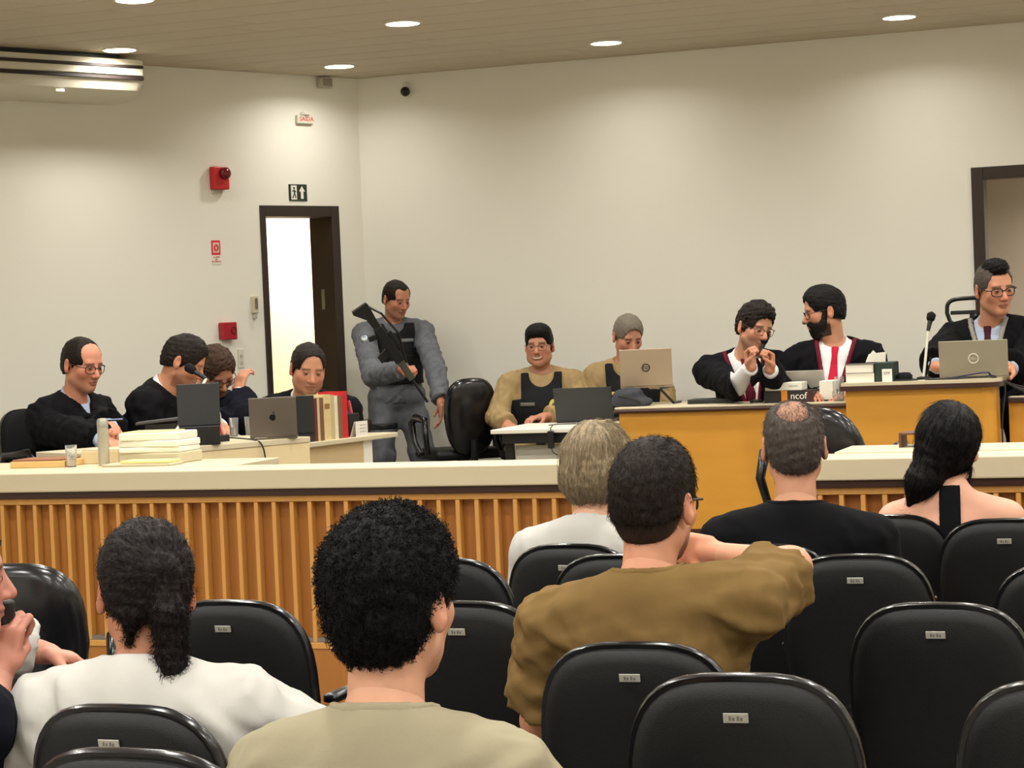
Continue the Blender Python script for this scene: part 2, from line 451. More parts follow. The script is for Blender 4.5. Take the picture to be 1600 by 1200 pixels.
class Fig:
    def __init__(s, label, head, body=0, face=None, pitch=0, roll=0, lean=0.12, floor=0.0, k=1.0, stand=False, skin=(205, 150, 120),
                 arms=None, hip=None, side=0.0, sw=0.185, shyaw=0, shtilt=0.0, belly=0.0, feet=True, hipz=None, neck=(0, -0.025, -0.115), group=None, knees=None, kf=0.42):
        s.az = rad(body); face = body if face is None else face
        s.k = k; s.stand = stand; s.sw = sw; s.belly = belly
        fdir = np.array([-math.sin(s.az), math.cos(s.az), 0]); lat = np.array([math.cos(s.az), math.sin(s.az), 0])
        root = np.array(head) - fdir * lean - lat * side; root[2] = floor
        s.root = root
        s.o = thing('person', label, 'person', tuple(root), s.az, group)
        s.H = s.L(head); s.Rh = Rz(rad(face - body)) @ Rx(-rad(pitch)) @ Ry(rad(roll))
        s.P = np.array([0, 0, hipz if hipz else (0.93 if stand else 0.55)])
        s.base = s.H + s.Rh @ np.array([0, -0.025, -0.07])
        s.N = s.base + np.array(neck)
        s.skin = np.array(S(*skin))
        a = rad(shyaw); s.lv = np.array([math.cos(a), math.sin(a), shtilt])
        uh = unit(s.N - s.P); s.uh = uh
        s.J = {}
        for sd, sg in (('R', 1), ('L', -1)):
            sh = s.N - uh * 0.07 + s.lv * sw * sg
            arm = (arms or {}).get(sd)
            if arm is None:
                el = sh + np.array([0.05 * sg, 0.03, -0.27]); wr = el + np.array([-0.07 * sg, 0.21, 0.0]); hp = None
            else:
                el, wr = [s.L(q) if isinstance(q, np.ndarray) else np.array(q, float) for q in arm[:2]]
                hp = arm[2] if len(arm) > 2 else None
            if arm is not None and len(arm) > 3: sh = sh + np.array(arm[3], float)
            s.J[sd] = (sh, el, wr, hp)
        s.kn = {}
        for sd, sg in (('R', 1), ('L', -1)):
            hj = s.P + np.array([0.085 * sg, 0, -0.02])
            if stand:
                kn = hj + np.array([0.05 * sg, 0.05, -0.42]); an = np.array([0.16 * sg, 0.0, 0.09])
            else:
                kn = hj + np.array([0.05 * sg, kf, -0.04]); an = np.array([0.13 * sg, kf - 0.02, 0.09])
            if knees and sd in knees: kn = np.array(knees[sd][0], float); an = np.array(knees[sd][1], float)
            s.kn[sd] = (hj, kn, an)
        s.parts = []
    def L(s, p): return (Rz(-s.az) @ (np.array(p, float) - s.root)) / s.k
    def bounds(s, arms=True, legs=False, m=0.2):
        pts = [s.P, s.N, s.P + [0.2, 0.1, -0.1], s.P - [0.2, 0.12, 0.1]]
        for sd in 'RL':
            pts.append(s.J[sd][0])
            if arms: pts += [s.J[sd][1], s.J[sd][2]]
            if legs: pts += list(s.kn[sd])
        pts = np.array(pts); return pts.min(0) - m, pts.max(0) + m
    def torso(s, f, d=0.0, k=0.05):
        P, N, uh = s.P, s.N, s.uh; u = N - P; C = P + 0.58 * u
        f.ell(P, (0.165 + d, 0.125 + d, 0.13 + d), k=k)
        f.cone(P, C, 0.108 + d * 0.8, 0.115 + d * 0.8, lat=1.36, L=s.lv, k=k)
        f.cone(C, N - uh * 0.085, 0.118 + d * 0.8, 0.088 + d * 0.8, lat=1.4, L=s.lv, k=k)
        f.ell(P + 0.35 * u + np.array([0, 0.045 + s.belly * 0.5, 0]), (0.13 + d, 0.085 + d + s.belly, 0.13 + d), k=k)
        for sd in 'RL':
            sh = s.J[sd][0]
            f.cone(N - uh * 0.065, sh, 0.068 + d, 0.058 + d, k=0.045)
            f.cone(N + np.array([0, -0.012, 0.0]), N + (sh - N) * 0.72 + np.array([0, -0.01, 0.012]), 0.046 + d * 0.8, 0.042 + d, k=0.045)
        return f
    def arm(s, f, sd, upto=2.0, d=0.0, flare=0.0, k=0.03):
        sh, el, wr, _ = s.J[sd]
        if upto <= 0: return f
        t = min(upto, 1)
        f.cone(sh, sh + (el - sh) * t, 0.056 + d, 0.056 + (0.044 - 0.056) * t + d + (flare * 0.4 if upto > 1 else flare), k=k)
        if upto > 1:
            t = upto - 1
            f.cone(el, el + (wr - el) * t, 0.044 + d + flare * 0.4, 0.044 - 0.014 * t + d + flare, k=k)
        return f
    def sleeve(s, f, sd, upto, d, flare=0.0, k=0.03, noise=0.0, seed=0):
        g = Field(f.lo, f.ax and [a[-1] for a in f.ax], f.h); g.n = f.n; g.D = np.full(f.n, 0.25, np.float32); g.ax = f.ax
        sh, el, wr, _ = s.J[sd]
        a, b = (sh, el) if upto <= 1 else (el, wr); t = upto if upto <= 1 else upto - 1
        c = a + (b - a) * t; n = unit(b - a); X, Y, Z = g.grid()
        if upto <= 1: s.arm(g, sd, min(1.0, upto + 0.2), d, flare)
        else: g.cone(el, wr, 0.044 + d + flare * 0.4, 0.030 + d + flare)
        g.keep((X - c[0]) * n[0] + (Y - c[1]) * n[1] + (Z - c[2]) * n[2])
        if upto > 1: g.cone(sh, el, 0.056 + d, 0.044 + d + flare * 0.4, k=0.02)
        h = np.maximum(k - np.abs(f.D - g.D), 0) / k
        f.D = np.minimum(f.D, g.D) - h * h * k * 0.25
        return f
    def legs(s, f, d=0.0, k=0.03):
        for sd in 'RL':
            h, kn, an = s.kn[sd]
            f.cone(h, kn, 0.085 + d, 0.062 + d, k=0.05); f.cone(kn, an, 0.06 + d, 0.045 + d * 1.6, k=k)
        return f
    def emit(s, name, V, Fq, m, colors=None):
        o = qmesh(name, np.asarray(V) * s.k, Fq, m, s.o, colors); s.parts.append(o); return o
    # -------- head and bare body in one mesh
    def body(s, lips=None, brow=(45, 30, 22), beard=None, stub=0.0, fw=1.0, bare=0.0, h=0.012, smile=0.0, jowl=0.0, eyes=True, headh=HEADH, scalp=None):
        f = Field((-0.12, -0.15, -0.30), (0.12, 0.16, 0.15), headh)
        f.ell((0, -0.012, 0.035), (0.077, 0.098, 0.09), k=0.02)
        f.ell((0, 0.035, -0.03), (0.061 * fw, 0.066, 0.085), k=0.03)
        f.ell((0, 0.026, 0.052), (0.066, 0.056, 0.052), k=0.03)
        for g in (-1, 1):
            f.cone((0.046 * g * fw, 0.005, -0.06), (0.012 * g, 0.066, -0.094), 0.024, 0.020, k=0.03)
            f.ell((0.044 * g * fw, 0.058, -0.02), 0.024, k=0.025)
            if jowl: f.ell((0.040 * g, 0.040, -0.068), 0.024 + jowl, k=0.03)
        f.ell((0, 0.073, -0.097), (0.022, 0.018, 0.018), k=0.02)
        f.cone((-0.036, 0.080, 0.029), (0.036, 0.080, 0.029), 0.012, k=0.018)
        for g in (-1, 1):
            f.ell((0.032 * g, 0.103, 0.006), (0.019, 0.016, 0.012), k=0.012, op='s')
            f.ell((0.032 * g, 0.083, 0.004), (0.0145, 0.0135, 0.0125), k=0.004)
        f.cone((0, 0.092, 0.014), (0, 0.116, -0.028), 0.0085, 0.0125, k=0.012)
        for g in (-1, 1): f.ell((0.0125 * g, 0.104, -0.033), (0.009, 0.011, 0.008), k=0.006)
        zs = -0.060
        f.ell((0, 0.096, zs + 0.003), (0.024 + smile, 0.010, 0.006), k=0.006)
        f.ell((0, 0.094, zs - 0.008), (0.020 + smile, 0.011, 0.007), k=0.006)
        f.ell((0, 0.109, zs - 0.0025), (0.022 + smile, 0.008, 0.0018), k=0.003, op='s')
        for g in (-1, 1):
            R = Rz(-0.35 * g) @ Rx(0.15)
            f.ell((0.083 * g, -0.016, -0.004), (0.0085, 0.020, 0.034), k=0.008, R=R)
            f.ell((0.094 * g, -0.010, 0.002), (0.009, 0.011, 0.020), k=0.006, op='s', R=R)
            f.ell((0.081 * g, -0.008, -0.028), (0.007, 0.010, 0.012), k=0.008)
        nb = s.Rh.T @ (s.N + np.array([0, 0, -0.05]) - s.H)
        f.cone((0, -0.022, -0.06), nb, 0.054, 0.060, k=0.03)
        V, Fq = f.mesh()
        x, y, z = np.abs(V[:, 0]), V[:, 1], V[:, 2]
        Cc = np.tile(s.skin, (len(V), 1))
        red = np.exp(-((x - 0.04) ** 2 + (z + 0.025) ** 2) / 0.0009) * (y > 0.04) + np.exp(-(x ** 2 + (z + 0.03) ** 2) / 0.0003) * (y > 0.1)
        ear = (x > 0.079) & (y < 0.02)
        red = np.maximum(red, ear * 0.8)
        Cc = Cc * (1 - red[:, None] * np.array([0.02, 0.16, 0.18]))
        def paint(w, c): 
            nonlocal Cc
            w = np.clip(w, 0, 1)[:, None]; Cc = Cc * (1 - w) + np.array(S(*c)) * w
        bz = 0.028 - 0.25 * np.maximum(x - 0.036, 0)
        paint((np.abs(z - bz) < 0.0055) * (x > 0.012) * (x < 0.052) * (y > 0.05) * 0.62, brow)
        if eyes:
            e = (y > 0.07)
            de = np.hypot((x - 0.032) / 1.5, z - 0.004)
            paint((de < 0.0062) * e * 0.9, (60, 38, 30))
            paint((np.abs(z - 0.010) < 0.0028) * (np.abs(x - 0.032) < 0.014) * e * 0.6, (50, 30, 24))
        mw = 0.023 + smile
        if smile > 0.004:
            paint(((np.abs(z - zs + 0.0035 - 6 * x * x) < 0.0045)) * (x < mw - 0.002) * (y > 0.07) * 0.8, (226, 212, 196))
            paint(((np.abs(z - zs - 0.006 - 6 * x * x) < 0.003) | (np.abs(z - zs + 0.014 - 9 * x * x) < 0.004)) * (x < mw + 0.006) * (y > 0.07) * 0.8, lips or (150, 80, 70))
        else:
            paint((np.abs(z - zs + 0.0025) < 0.009) * (x < mw) * (y > 0.08) * 0.45, lips or (158, 92, 80))
            paint((np.abs(z - zs + 0.0025) < 0.0022) * (x < mw + 0.003) * (y > 0.08) * 0.6, (90, 48, 42))
        jaw = np.clip((-0.035 - z + 0.25 * (y - 0.05)) / 0.02, 0, 1) * (y > 0.0) * (z > -0.125)
        must = (np.abs(z + 0.047) < 0.009) * (x < 0.03) * (y > 0.07)
        if stub > 0: paint(np.maximum(jaw * (1 - (np.abs(z - zs) < 0.012) * (x < 0.024)), must) * stub, beard or (70, 52, 44))
        if scalp is not None:
            paint(np.clip((V[:, 2] + 0.06 + 0.5 * V[:, 1] * 0) / 0.03, 0, 1) * (V[:, 1] < 0.02) * (x < 0.081) * np.clip((np.sqrt(V[:, 0] ** 2 + (V[:, 1] + 0.07) ** 2 + (V[:, 2] - 0.10) ** 2) - 0.005) / 0.06, 0.38, 1) * 0.75, scalp)
        parts = [(V @ s.Rh.T + s.H, Fq)]; cols = [Cc]
        lo, hi = s.bounds(True, True)
        hh = h if bare == 0 else 0.008
        if bare == 0:
            g = Field(lo, hi, 0.016)
        else:
            lo, hi = s.bounds(True, False); g = Field(lo, hi, hh)
        s.torso(g, -0.006)
        for sd in 'RL': s.arm(g, sd, 1.97, -0.004)
        if bare == 0: s.legs(g, -0.004)
        g.cone(s.N - s.uh * 0.06, s.N + (s.base - s.N) * 0.5, 0.058, 0.052, k=0.04)
        V2, F2 = g.mesh(); parts.append((V2, F2)); cols.append(np.tile(s.skin, (len(V2), 1)))
        for sd, sg in (('R', 1), ('L', -1)):
            sh, el, wr, hp = s.J[sd]
            V3, F3 = s.hand(wr, el, sg, hp or {})
            parts.append((V3, F3)); cols.append(np.tile(s.skin * np.array([1.0, 0.93, 0.9]), (len(V3), 1)))
        V, Fq = merge(parts)
        return s.emit('body', V, Fq, M_skin, np.concatenate(cols))
    def hand(s, wr, el, sg, hp):
        dr = unit(hp['dir']) if 'dir' in hp else unit(wr - el)
        nr = np.array(hp.get('palm', (0, 0, -1)), float); nr = unit(nr - dr * np.dot(nr, dr))
        lat = np.cross(dr, nr) * (-sg)
        hs = hp.get('size', 0.92); curl = hp.get('curl', 0.45); spread = hp.get('spread', 0.06)
        f = Field(wr - 0.21, wr + 0.21, 0.0052)
        R = np.stack([lat, dr, nr], 1)
        f.cone(wr - unit(wr - el) * 0.07, wr, 0.031, 0.026, k=0.02)
        f.cone(wr, wr + dr * 0.03, 0.026, 0.026, k=0.02)
        f.box(wr + dr * 0.055, (0.041, 0.045, 0.0145), R=R, r=0.012, k=0.015)
        for i, (ln, off) in enumerate(((0.95, 0.030), (1.05, 0.010), (1.0, -0.010), (0.8, -0.029))):
            p = wr + dr * (0.094 - 0.006 * (i == 3)) + lat * off; a = curl * 0.7
            dd = unit(dr + lat * (off * spread * 40))
            for j, l in enumerate((0.044, 0.028, 0.022)):
                q = p + ln * l * (math.cos(a) * dd + math.sin(a) * nr)
                f.cone(p, q, 0.0098 - 0.0008 * j, 0.0092 - 0.0009 * j, k=0.004); p = q; a += curl
        p = wr + dr * 0.028 + lat * 0.034
        tc = hp.get('thumb', 0.5)
        d1 = unit(dr * 0.7 + lat * (0.9 - tc) + nr * tc); q = p + d1 * 0.045
        f.cone(p, q, 0.014, 0.0115, k=0.012)
        d2 = unit(d1 + dr * 0.5 - lat * tc + nr * tc * 0.4); f.cone(q, q + d2 * 0.035, 0.0112, 0.0092, k=0.004)
        V, Fq = f.mesh(); return wr + (V - wr) * hs, Fq
    # -------- clothes
    def top(s, name, m, d=0.012, sleeve=0.55, sd=0.016, flare=0.008, neck=0.066, hem=-0.12, h=0.009, fold=0.004, ff=24, seed=1, v=None, nk=0.014, extra=None, collar=0.0, aniso=(1, 1, 0.6), cutf=None, neckz=0.0, blouse=0.0, rib=False):
        lo, hi = s.bounds(sleeve != 0, False, 0.16); f = Field(lo, hi, h)
        s.torso(f, d)
        if blouse: f.ell(s.P + 0.1 * (s.N - s.P), (0.17 + blouse, 0.13 + blouse, 0.2), k=0.06)
        sl = sleeve if isinstance(sleeve, dict) else {'R': sleeve, 'L': sleeve}
        X, Y, Z = f.grid(); f.keep((s.P[2] + hem) - Z + 0 * X)
        for q in 'RL': s.sleeve(f, q, sl[q], sd, flare)
        if extra: extra(f)
        if fold:
            X, Y, Z = f.grid(); W = np.clip((np.sqrt((X - s.N[0]) ** 2 + (Y - s.N[1]) ** 2 + (Z - s.N[2]) ** 2) - 0.085) / 0.10, 0.05, 1)
            D0 = f.D.copy(); f.noise(fold * 0.75, ff * 2.6, seed, aniso, warp=0.9); f.D = (D0 + (f.D - D0) * W).astype(np.float32)
        X, Y, Z = f.grid()
        if collar:
            nd = unit(s.base - s.N)
            f.cone(s.N - nd * 0.02, s.N + nd * collar, 0.071, 0.064, k=0.012)
            c = s.N + nd * (collar); rn = np.sqrt((X - c[0]) ** 2 + (Y - c[1]) ** 2); f.keep(np.where((rn < 0.125) & (Z > c[2] - 0.12), ((X - c[0]) * nd[0] + (Y - c[1]) * nd[1] + (Z - c[2]) * nd[2]) + 0.35 * (Y - c[1]), -1.0))
        nd = unit(s.base - s.N)
        if rib:
            g = Field(f.lo, [a[-1] for a in f.ax], f.h); g.n = f.n; g.ax = f.ax; g.D = np.full(f.n, 0.25, np.float32)
            g.cone(s.N + np.array([0, 0.012, neckz]), s.N + nd * 0.25, neck + 0.017, neck + 0.037, k=0.004)
            g.D = np.maximum(g.D, f.D - 0.0035); g.cone(s.N + np.array([0, 0.012, neckz]), s.N + nd * 0.25, neck, neck + 0.02, k=nk, op='s')
            V, Fq = g.mesh(); s.emit('neck_rib', V, Fq, m)
        f.cone(s.N + np.array([0, 0.012, neckz]), s.N + nd * 0.25, neck, neck + 0.02, k=nk, op='s')
        if v:      # V opening at the front: (half width at the top, z of its tip below the neck, z top)
            wv, zb = v; zt = s.N[2] + 0.02; zb = s.N[2] - zb
            sy = s.P[1] + (s.N[1] - s.P[1]) * np.clip((Z - s.P[2]) / (s.N[2] - s.P[2]), 0, 1.2)
            cx = s.P[0] + (s.N[0] - s.P[0]) * np.clip((Z - s.P[2]) / (s.N[2] - s.P[2]), 0, 1.2)
            wd = np.maximum(np.maximum(np.abs(X - cx) - wv * (Z - zb) / (zt - zb), zb - Z), -(Y - sy - 0.01))
            f.cut(wd)
        if cutf: cutf(f)
        s.last = f
        V, Fq = f.mesh()
        return s.emit(name, V, Fq, m)
    def field(s, d=0.012, sleeve=0, sd=0.016, h=0.007, m=0.14, flare=0.0):
        lo, hi = s.bounds(sleeve > 0, False, m); f = Field(lo, hi, h); s.torso(f, d)
        if sleeve:
            for q in 'RL': s.arm(f, q, sleeve, sd, flare)
        return f
    def spine(s, f):
        X, Y, Z = f.grid(); t = np.clip((Z - s.P[2]) / (s.N[2] - s.P[2]), 0, 1.2)
        return X - (s.P[0] + (s.N[0] - s.P[0]) * t), Y - (s.P[1] + (s.N[1] - s.P[1]) * t), Z
    def shell(s, name, m, d, region, h=0.007, inner=None, sleeve=0, sd=0.016, flare=0):
        f = s.field(d, sleeve, sd, h, flare=flare); X, Y, Z = s.spine(f)
        f.keep(region(X, Y, Z))
        V, Fq = f.mesh()
        if len(V) == 0: return None
        return s.emit(name, V, Fq, m)
    def tie(s, m, d=0.022, top=0.0, length=0.36, w=0.032, name='tie'):
        zt = s.N[2] + top
        def reg(X, Y, Z):
            t = (zt - Z); wd = np.where(t < 0.045, 0.020 - 0.1 * t, np.clip(0.014 + (t - 0.045) * 0.09, 0, w))
            return np.maximum(np.maximum(np.abs(X) - wd, -(Y - 0.02)), np.maximum(-t, t - length))
        return s.shell(name, m, d, reg, h=0.006)
    def trousers(s, m, d=0.014):
        lo, hi = s.bounds(False, True, 0.16); f = Field(lo, hi, 0.014)
        f.ell(s.P, (0.165 + d, 0.125 + d, 0.13 + d), k=0.04); s.legs(f, d); f.noise(0.004, 22, 5)
        X, Y, Z = f.grid(); f.keep(Z - (s.P[2] + 0.10)); 
        V, Fq = f.mesh(); return s.emit('trousers', V, Fq, m)
    def shoes(s, m):
        for sd, sg in (('R', 1), ('L', -1)):
            an = s.kn[sd][2]; f = Field(an - [0.1, 0.14, 0.12], an + [0.1, 0.26, 0.1], 0.012)
            f.cone(an + np.array([0, -0.03, -0.045]), an + np.array([0.01 * sg, 0.15, -0.055]), 0.042, 0.034, k=0.03)
            f.cone(an + np.array([0, -0.01, 0.02]), an + np.array([0, -0.01, -0.04]), 0.045, 0.045, k=0.03)
            X, Y, Z = f.grid(); f.keep((an[2] - 0.088) - Z)
            V, Fq = f.mesh(); s.emit('shoe', V, Fq, m)
    def headspace(s, name, m, V, Fq, colors=None): return s.emit(name, np.asarray(V) @ s.Rh.T + s.H, Fq, m, colors)
    def hair(s, m, ops=None, t=0.010, nape=-0.075, front=0.0, hl=0.0, top=0.0, noise=0.003, nf=90, h=0.0042, seed=3, shell=True, strand=None, lo=(-0.15, -0.2, -0.3), hi=(0.15, 0.16, 0.2), base=True, slope=0.35, name='hair', post=None):
        f = Field(lo, hi, h)
        if base:
            f.ell((0, -0.014, 0.036), (0.078 + t, 0.100 + t, 0.091 + t), k=0.02)
            f.ell((0, 0.026, 0.052), (0.066 + t, 0.056 + t, 0.052 + t), k=0.03)
            if top: f.ell((0, 0.012, 0.085), (0.062, 0.075, 0.045 + top), k=0.03)
            f.ell((0, -0.048, -0.02), (0.066 + t * 0.8, 0.054 + t * 0.8, 0.07), k=0.03)
            f.ell((0, 0.118 - front, -0.009 - hl), (0.073, 0.090, 0.102), k=0.006, op='s')
            for g in (-1, 1):
                f.ell((0.085 * g, 0.048, -0.055), (0.035, 0.055, 0.07), k=0.01, op='s')
                f.ell((0.095 * g, -0.006, -0.012), (0.03, 0.022, 0.034), k=0.008, op='s')
            X, Y, Z = f.grid(); f.keep((nape + slope * (Y + 0.09)) - Z + 0 * X)
        for op in (ops or []):
            getattr(f, op[0])(*op[1:-1], **op[-1])
        if noise: f.noise(noise, nf, seed, warp=1.0)
        if post: post(f)
        V, Fq = f.mesh(); parts = [(V, Fq)] if shell else []
        if strand:
            Nn = normals(V, Fq)
            for st in (strand if isinstance(strand, list) else [strand]):
                st = dict(st); mk = st.pop('where', None)
                parts.append(strands(V, Nn, mask=(mk(V) if mk else None), **st))
        V, Fq = merge(parts)
        return s.headspace(name, m, V, Fq)
    def glasses(s, m, w=0.026, hgt=0.019, y=0.104, r=0.0022, z=0.002):
        b = MB()
        for g in (-1, 1):
            b.tube([(0.034 * g + w * math.copysign(abs(math.cos(a)) ** 0.7, math.cos(a)), y - 0.012 * (abs(math.cos(a)) if math.cos(a) * g > 0 else 0), z + hgt * math.copysign(abs(math.sin(a)) ** 0.7, math.sin(a))) for a in np.linspace(0, 2 * math.pi, 20, endpoint=False)], r, 6, close=True)
            b.tube([(0.060 * g, y - 0.014, z + 0.008), (0.079 * g, y - 0.03, z + 0.009), (0.083 * g, 0.0, z + 0.010), (0.082 * g, -0.02, z - 0.002)], r, 6)
        b.tube([(-0.010, y, z + 0.006), (0, y + 0.004, z + 0.009), (0.010, y, z + 0.006)], r, 6)
        V = (np.array(b.v) @ s.Rh.T + s.H) * s.k
        b.v = [tuple(q) for q in V]
        o = b.build('glasses', m, s.o, smooth=180)
        return o

def away(P):       # hair lies away from the crown and down
    d = P - np.array([0, -0.05, 0.125]); return d + np.array([0, 0, -0.03])

# ------------------------------------------------------------------ the room
DZ = 0.28                     # height of the dais
ZC = 3.32                     # ceiling
YB = 13.62                    # back wall
COR = np.array([-5.88, 13.62, 0.0]); LA = rad(62.6)
LX = np.array([math.cos(LA), math.sin(LA), 0]); LN = np.array([math.sin(LA), -math.cos(LA), 0])   # along the left wall, out of it

struct(box('floor', (-9.3, -2.2, -0.1), (4.6, 8.06, 0.0), M_floor))
struct(box('floor_dais', (-9.3, 8.06, 0.0), (4.6, 13.8, DZ), M_dais))
# back wall with the doorway on the right
rdl = -1.683; rdr = rdl + 1.0; DTOP = 2.43
b = MB()
b.box((-5.9, YB, 0), (rdl, YB + 0.15, ZC)); b.box((rdr, YB, 0), (4.6, YB + 0.15, ZC)); b.box((rdl, YB, DTOP), (rdr, YB + 0.15, ZC))
struct(b.build('wall_back', M_wall))
# slanted left wall with the open door
dt0, dt1 = 0.214, 0.887
b = MB()
b.box((-6.6, 0, 0), (-dt1, 0.15, ZC)); b.box((-dt0, 0, 0), (0.02, 0.15, ZC)); b.box((-dt1, 0, DTOP), (-dt0, 0.15, ZC))
struct(b.build('wall_left', M_wall, loc=COR, rotz=LA))
lend = COR - LX * 6.6
struct(box('wall_left_rear', (lend[0] - 0.15, -2.2, 0), (lend[0], lend[1] + 0.05, ZC), M_wall))
struct(box('wall_right', (4.5, -2.2, 0), (4.65, 13.8, ZC), M_wall))
struct(box('wall_rear', (-9.3, -2.35, 0), (4.65, -2.2, ZC), M_wall))

# ceiling of long panels with open joints
b = MB(); b.box((-9.3, -2.3, ZC + 0.012), (4.65, 13.9, ZC + 0.1)); b.box((-9.3, -2.3, ZC), (4.65, 8.72, ZC + 0.012))
ceil = struct(b.build('ceiling', M_ceil))
def jx(y): return -4.56 + (y - 12.77) * 0.5
def lwx(y): return COR[0] + (y - COR[1]) * LX[0] / LX[1]
y1 = YB; wd = 0.307; g = 0.0035
for i in range(16):
    y0 = y1 - wd
    off = 0.25 if i % 2 else 0.0
    cuts = [('w', 0)] + [('j', off + 2.6 * q) for q in range(-1, 4)] + [('e', 0)]
    def cx(c, y): return {'w': lwx(y), 'j': jx(y) + c[1], 'e': 4.5}[c[0]]
    for c0, c1 in zip(cuts[:-1], cuts[1:]):
        if cx(c0, y0) + 0.3 > cx(c1, y0) or cx(c0, y1) + 0.3 > cx(c1, y1): continue
        if c0[0] == 'w' or cx(c0, y1) > lwx(y1):
            a0, a1 = max(cx(c0, y0), lwx(y0)), max(cx(c0, y1), lwx(y1))
        else: a0, a1 = lwx(y0), lwx(y1)
        poly = [(a0 + g, y0 + g), (cx(c1, y0) - g, y0 + g), (cx(c1, y1) - g, y1 - g), (a1 + g, y1 - g)]
        MB().prism(poly, ZC, ZC + 0.011, 'z').build('ceiling_panel', M_ceil, ceil)
    y1 = y0

# left doorway: dark frame, leaf swung into the lit corridor
d1 = struct(thing('door_1', 'dark brown door frame with open door in the slanted left wall', 'door', COR, LA))
del d1['category']
fwd = 0.045
MB().box((-dt1, -0.012, DZ), (-dt1 + fwd, 0.17, DTOP), 0.004).build('frame_jamb', M_door, d1)
MB().box((-dt0 - 0.07, -0.012, DZ), (-dt0, 0.24, DTOP), 0.004).build('frame_jamb', M_door, d1)
MB().box((-dt1 + fwd, -0.012, DTOP - 0.075), (-dt0 - 0.07, 0.17, DTOP), 0.004).build('frame_head', M_door, d1)
lf = MB().box((0, 0, DZ + 0.01), (0.035, 0.56, DTOP - 0.08), 0.004).build('door_leaf', M_door, d1, loc=(-dt0 + 0.03, 0.25, 0), rotz=rad(-62))
MB().box((-dt0 - 0.073, 0.10, 1.72), (-dt0 - 0.069, 0.135, 1.86)).build('strike_plate', M_metal, d1)
M_corr = mat('corridor_paint', S(240, 228, 196), 0.8)
b = MB(); b.box((-3.0, 1.9, DZ), (1.8, 2.0, 3.0)); b.box((-3.0, 0.15, 3.0), (1.8, 2.0, 3.05)); b.box((-3.05, 0.15, DZ), (-3.0, 2.0, 3.05)); b.box((1.8, 0.3, DZ), (1.85, 2.0, 3.05)); b.box((-3.0, 0.15, DZ - 0.05), (1.8, 2.0, DZ))
struct(b.build('wall_corridor_left', M_corr, loc=COR, rotz=LA))
def area(name, loc, size, watts, col, parent=None, spread=180, rot=None, shape='DISK'):
    l = bpy.data.lights.new(name, 'AREA'); l.shape = shape; l.size = size; l.energy = watts; l.color = col; l.spread = rad(spread)
    o = bpy.data.objects.new(name, l); COL.objects.link(o); o.location = loc
    if rot: o.rotation_euler = rot
    if parent is not None: o.parent = parent
    return o
def downlight(label, x, y, z=ZC, watts=None, group=None, on=True, rad_=0.098, name='downlight'):
    t = thing(name, label, 'ceiling light', (x, y, z), 0, group)
    if 'trim' not in DL:
        me = MB().lathe([(rad_ - 0.004, 0.006), (rad_ + 0.012, 0.006), (rad_ + 0.012, -0.006), (rad_ - 0.002, -0.010), (rad_ - 0.004, 0.006)], 32, cap=False).build('trim', M_plastic, t, smooth=30)
        le = MB().lathe([(rad_ - 0.003, 0.004), (rad_ - 0.003, -0.009), (rad_ * 0.6, -0.013), (0.002, -0.014)], 32).build('lens', mat('lamp_lens', (1, 1, 1), 0.5, emit=(1.0, 0.93, 0.76), estr=14), t)
        DL['trim'], DL['lens'] = me.data, le.data
    else:
        link('trim', DL['trim'], None, t); link('lens', DL['lens'], None, t)
    area('bulb', (0, 0, -0.018), 0.17, watts or LAMP_W, LAMP_COL, t, spread=152)
    return t
DL = {}
names = {(0, 0): 'round recessed downlight closest to the back corner of the room', (0, 1): 'round recessed downlight in the ceiling above the wall right of the dome camera',
         (0, 2): 'round recessed downlight at the upper right, above the right doorway', (1, 0): 'round recessed downlight glowing beside the ceiling air conditioner',
         (1, 1): 'round recessed downlight with the largest glow, top centre of the ceiling', (1, 2): 'round recessed downlight only just showing at the top edge, right of centre',
         (2, 0): 'round recessed downlight only just showing at the top edge, left side'}
for r, (y, x0, n) in enumerate([(12.87, -5.675, 6), (11.30, -6.42, 6), (9.69, -5.405, 6), (8.1, -6.25, 6), (6.5, -5.35, 5), (4.9, -6.25, 6), (3.3, -7.2, 6), (1.7, -8.1, 7), (0.1, -7.2, 6), (-1.4, -8.1, 7)]):
    for q in range(n):
        wt = LAMP_W * (0.35 if r == 0 else 0.45 if (r, q) == (1, 0) else 1.0)
        if (r, q) in names: downlight(names[(r, q)], x0 + 1.845 * q, y, watts=wt)
        else: downlight('round recessed ceiling downlight beyond the edge of the picture', x0 + 1.845 * q, y, watts=wt, group='downlights outside the picture')
# corridor lamp behind the left door
c = COR + LX * 0.95 - LN * 1.2
downlight('ceiling lamp of the bright corridor behind the left door', c[0], c[1], 2.995, 62, name='corridor_lamp')

downlight('added unseen fill lamp for the dim corridor behind the right doorway', rdl + 1.6, YB + 0.9, 2.74, 110, name='corridor_lamp')  # fill lamp added to brighten the grey corridor wall; no fixture is seen there
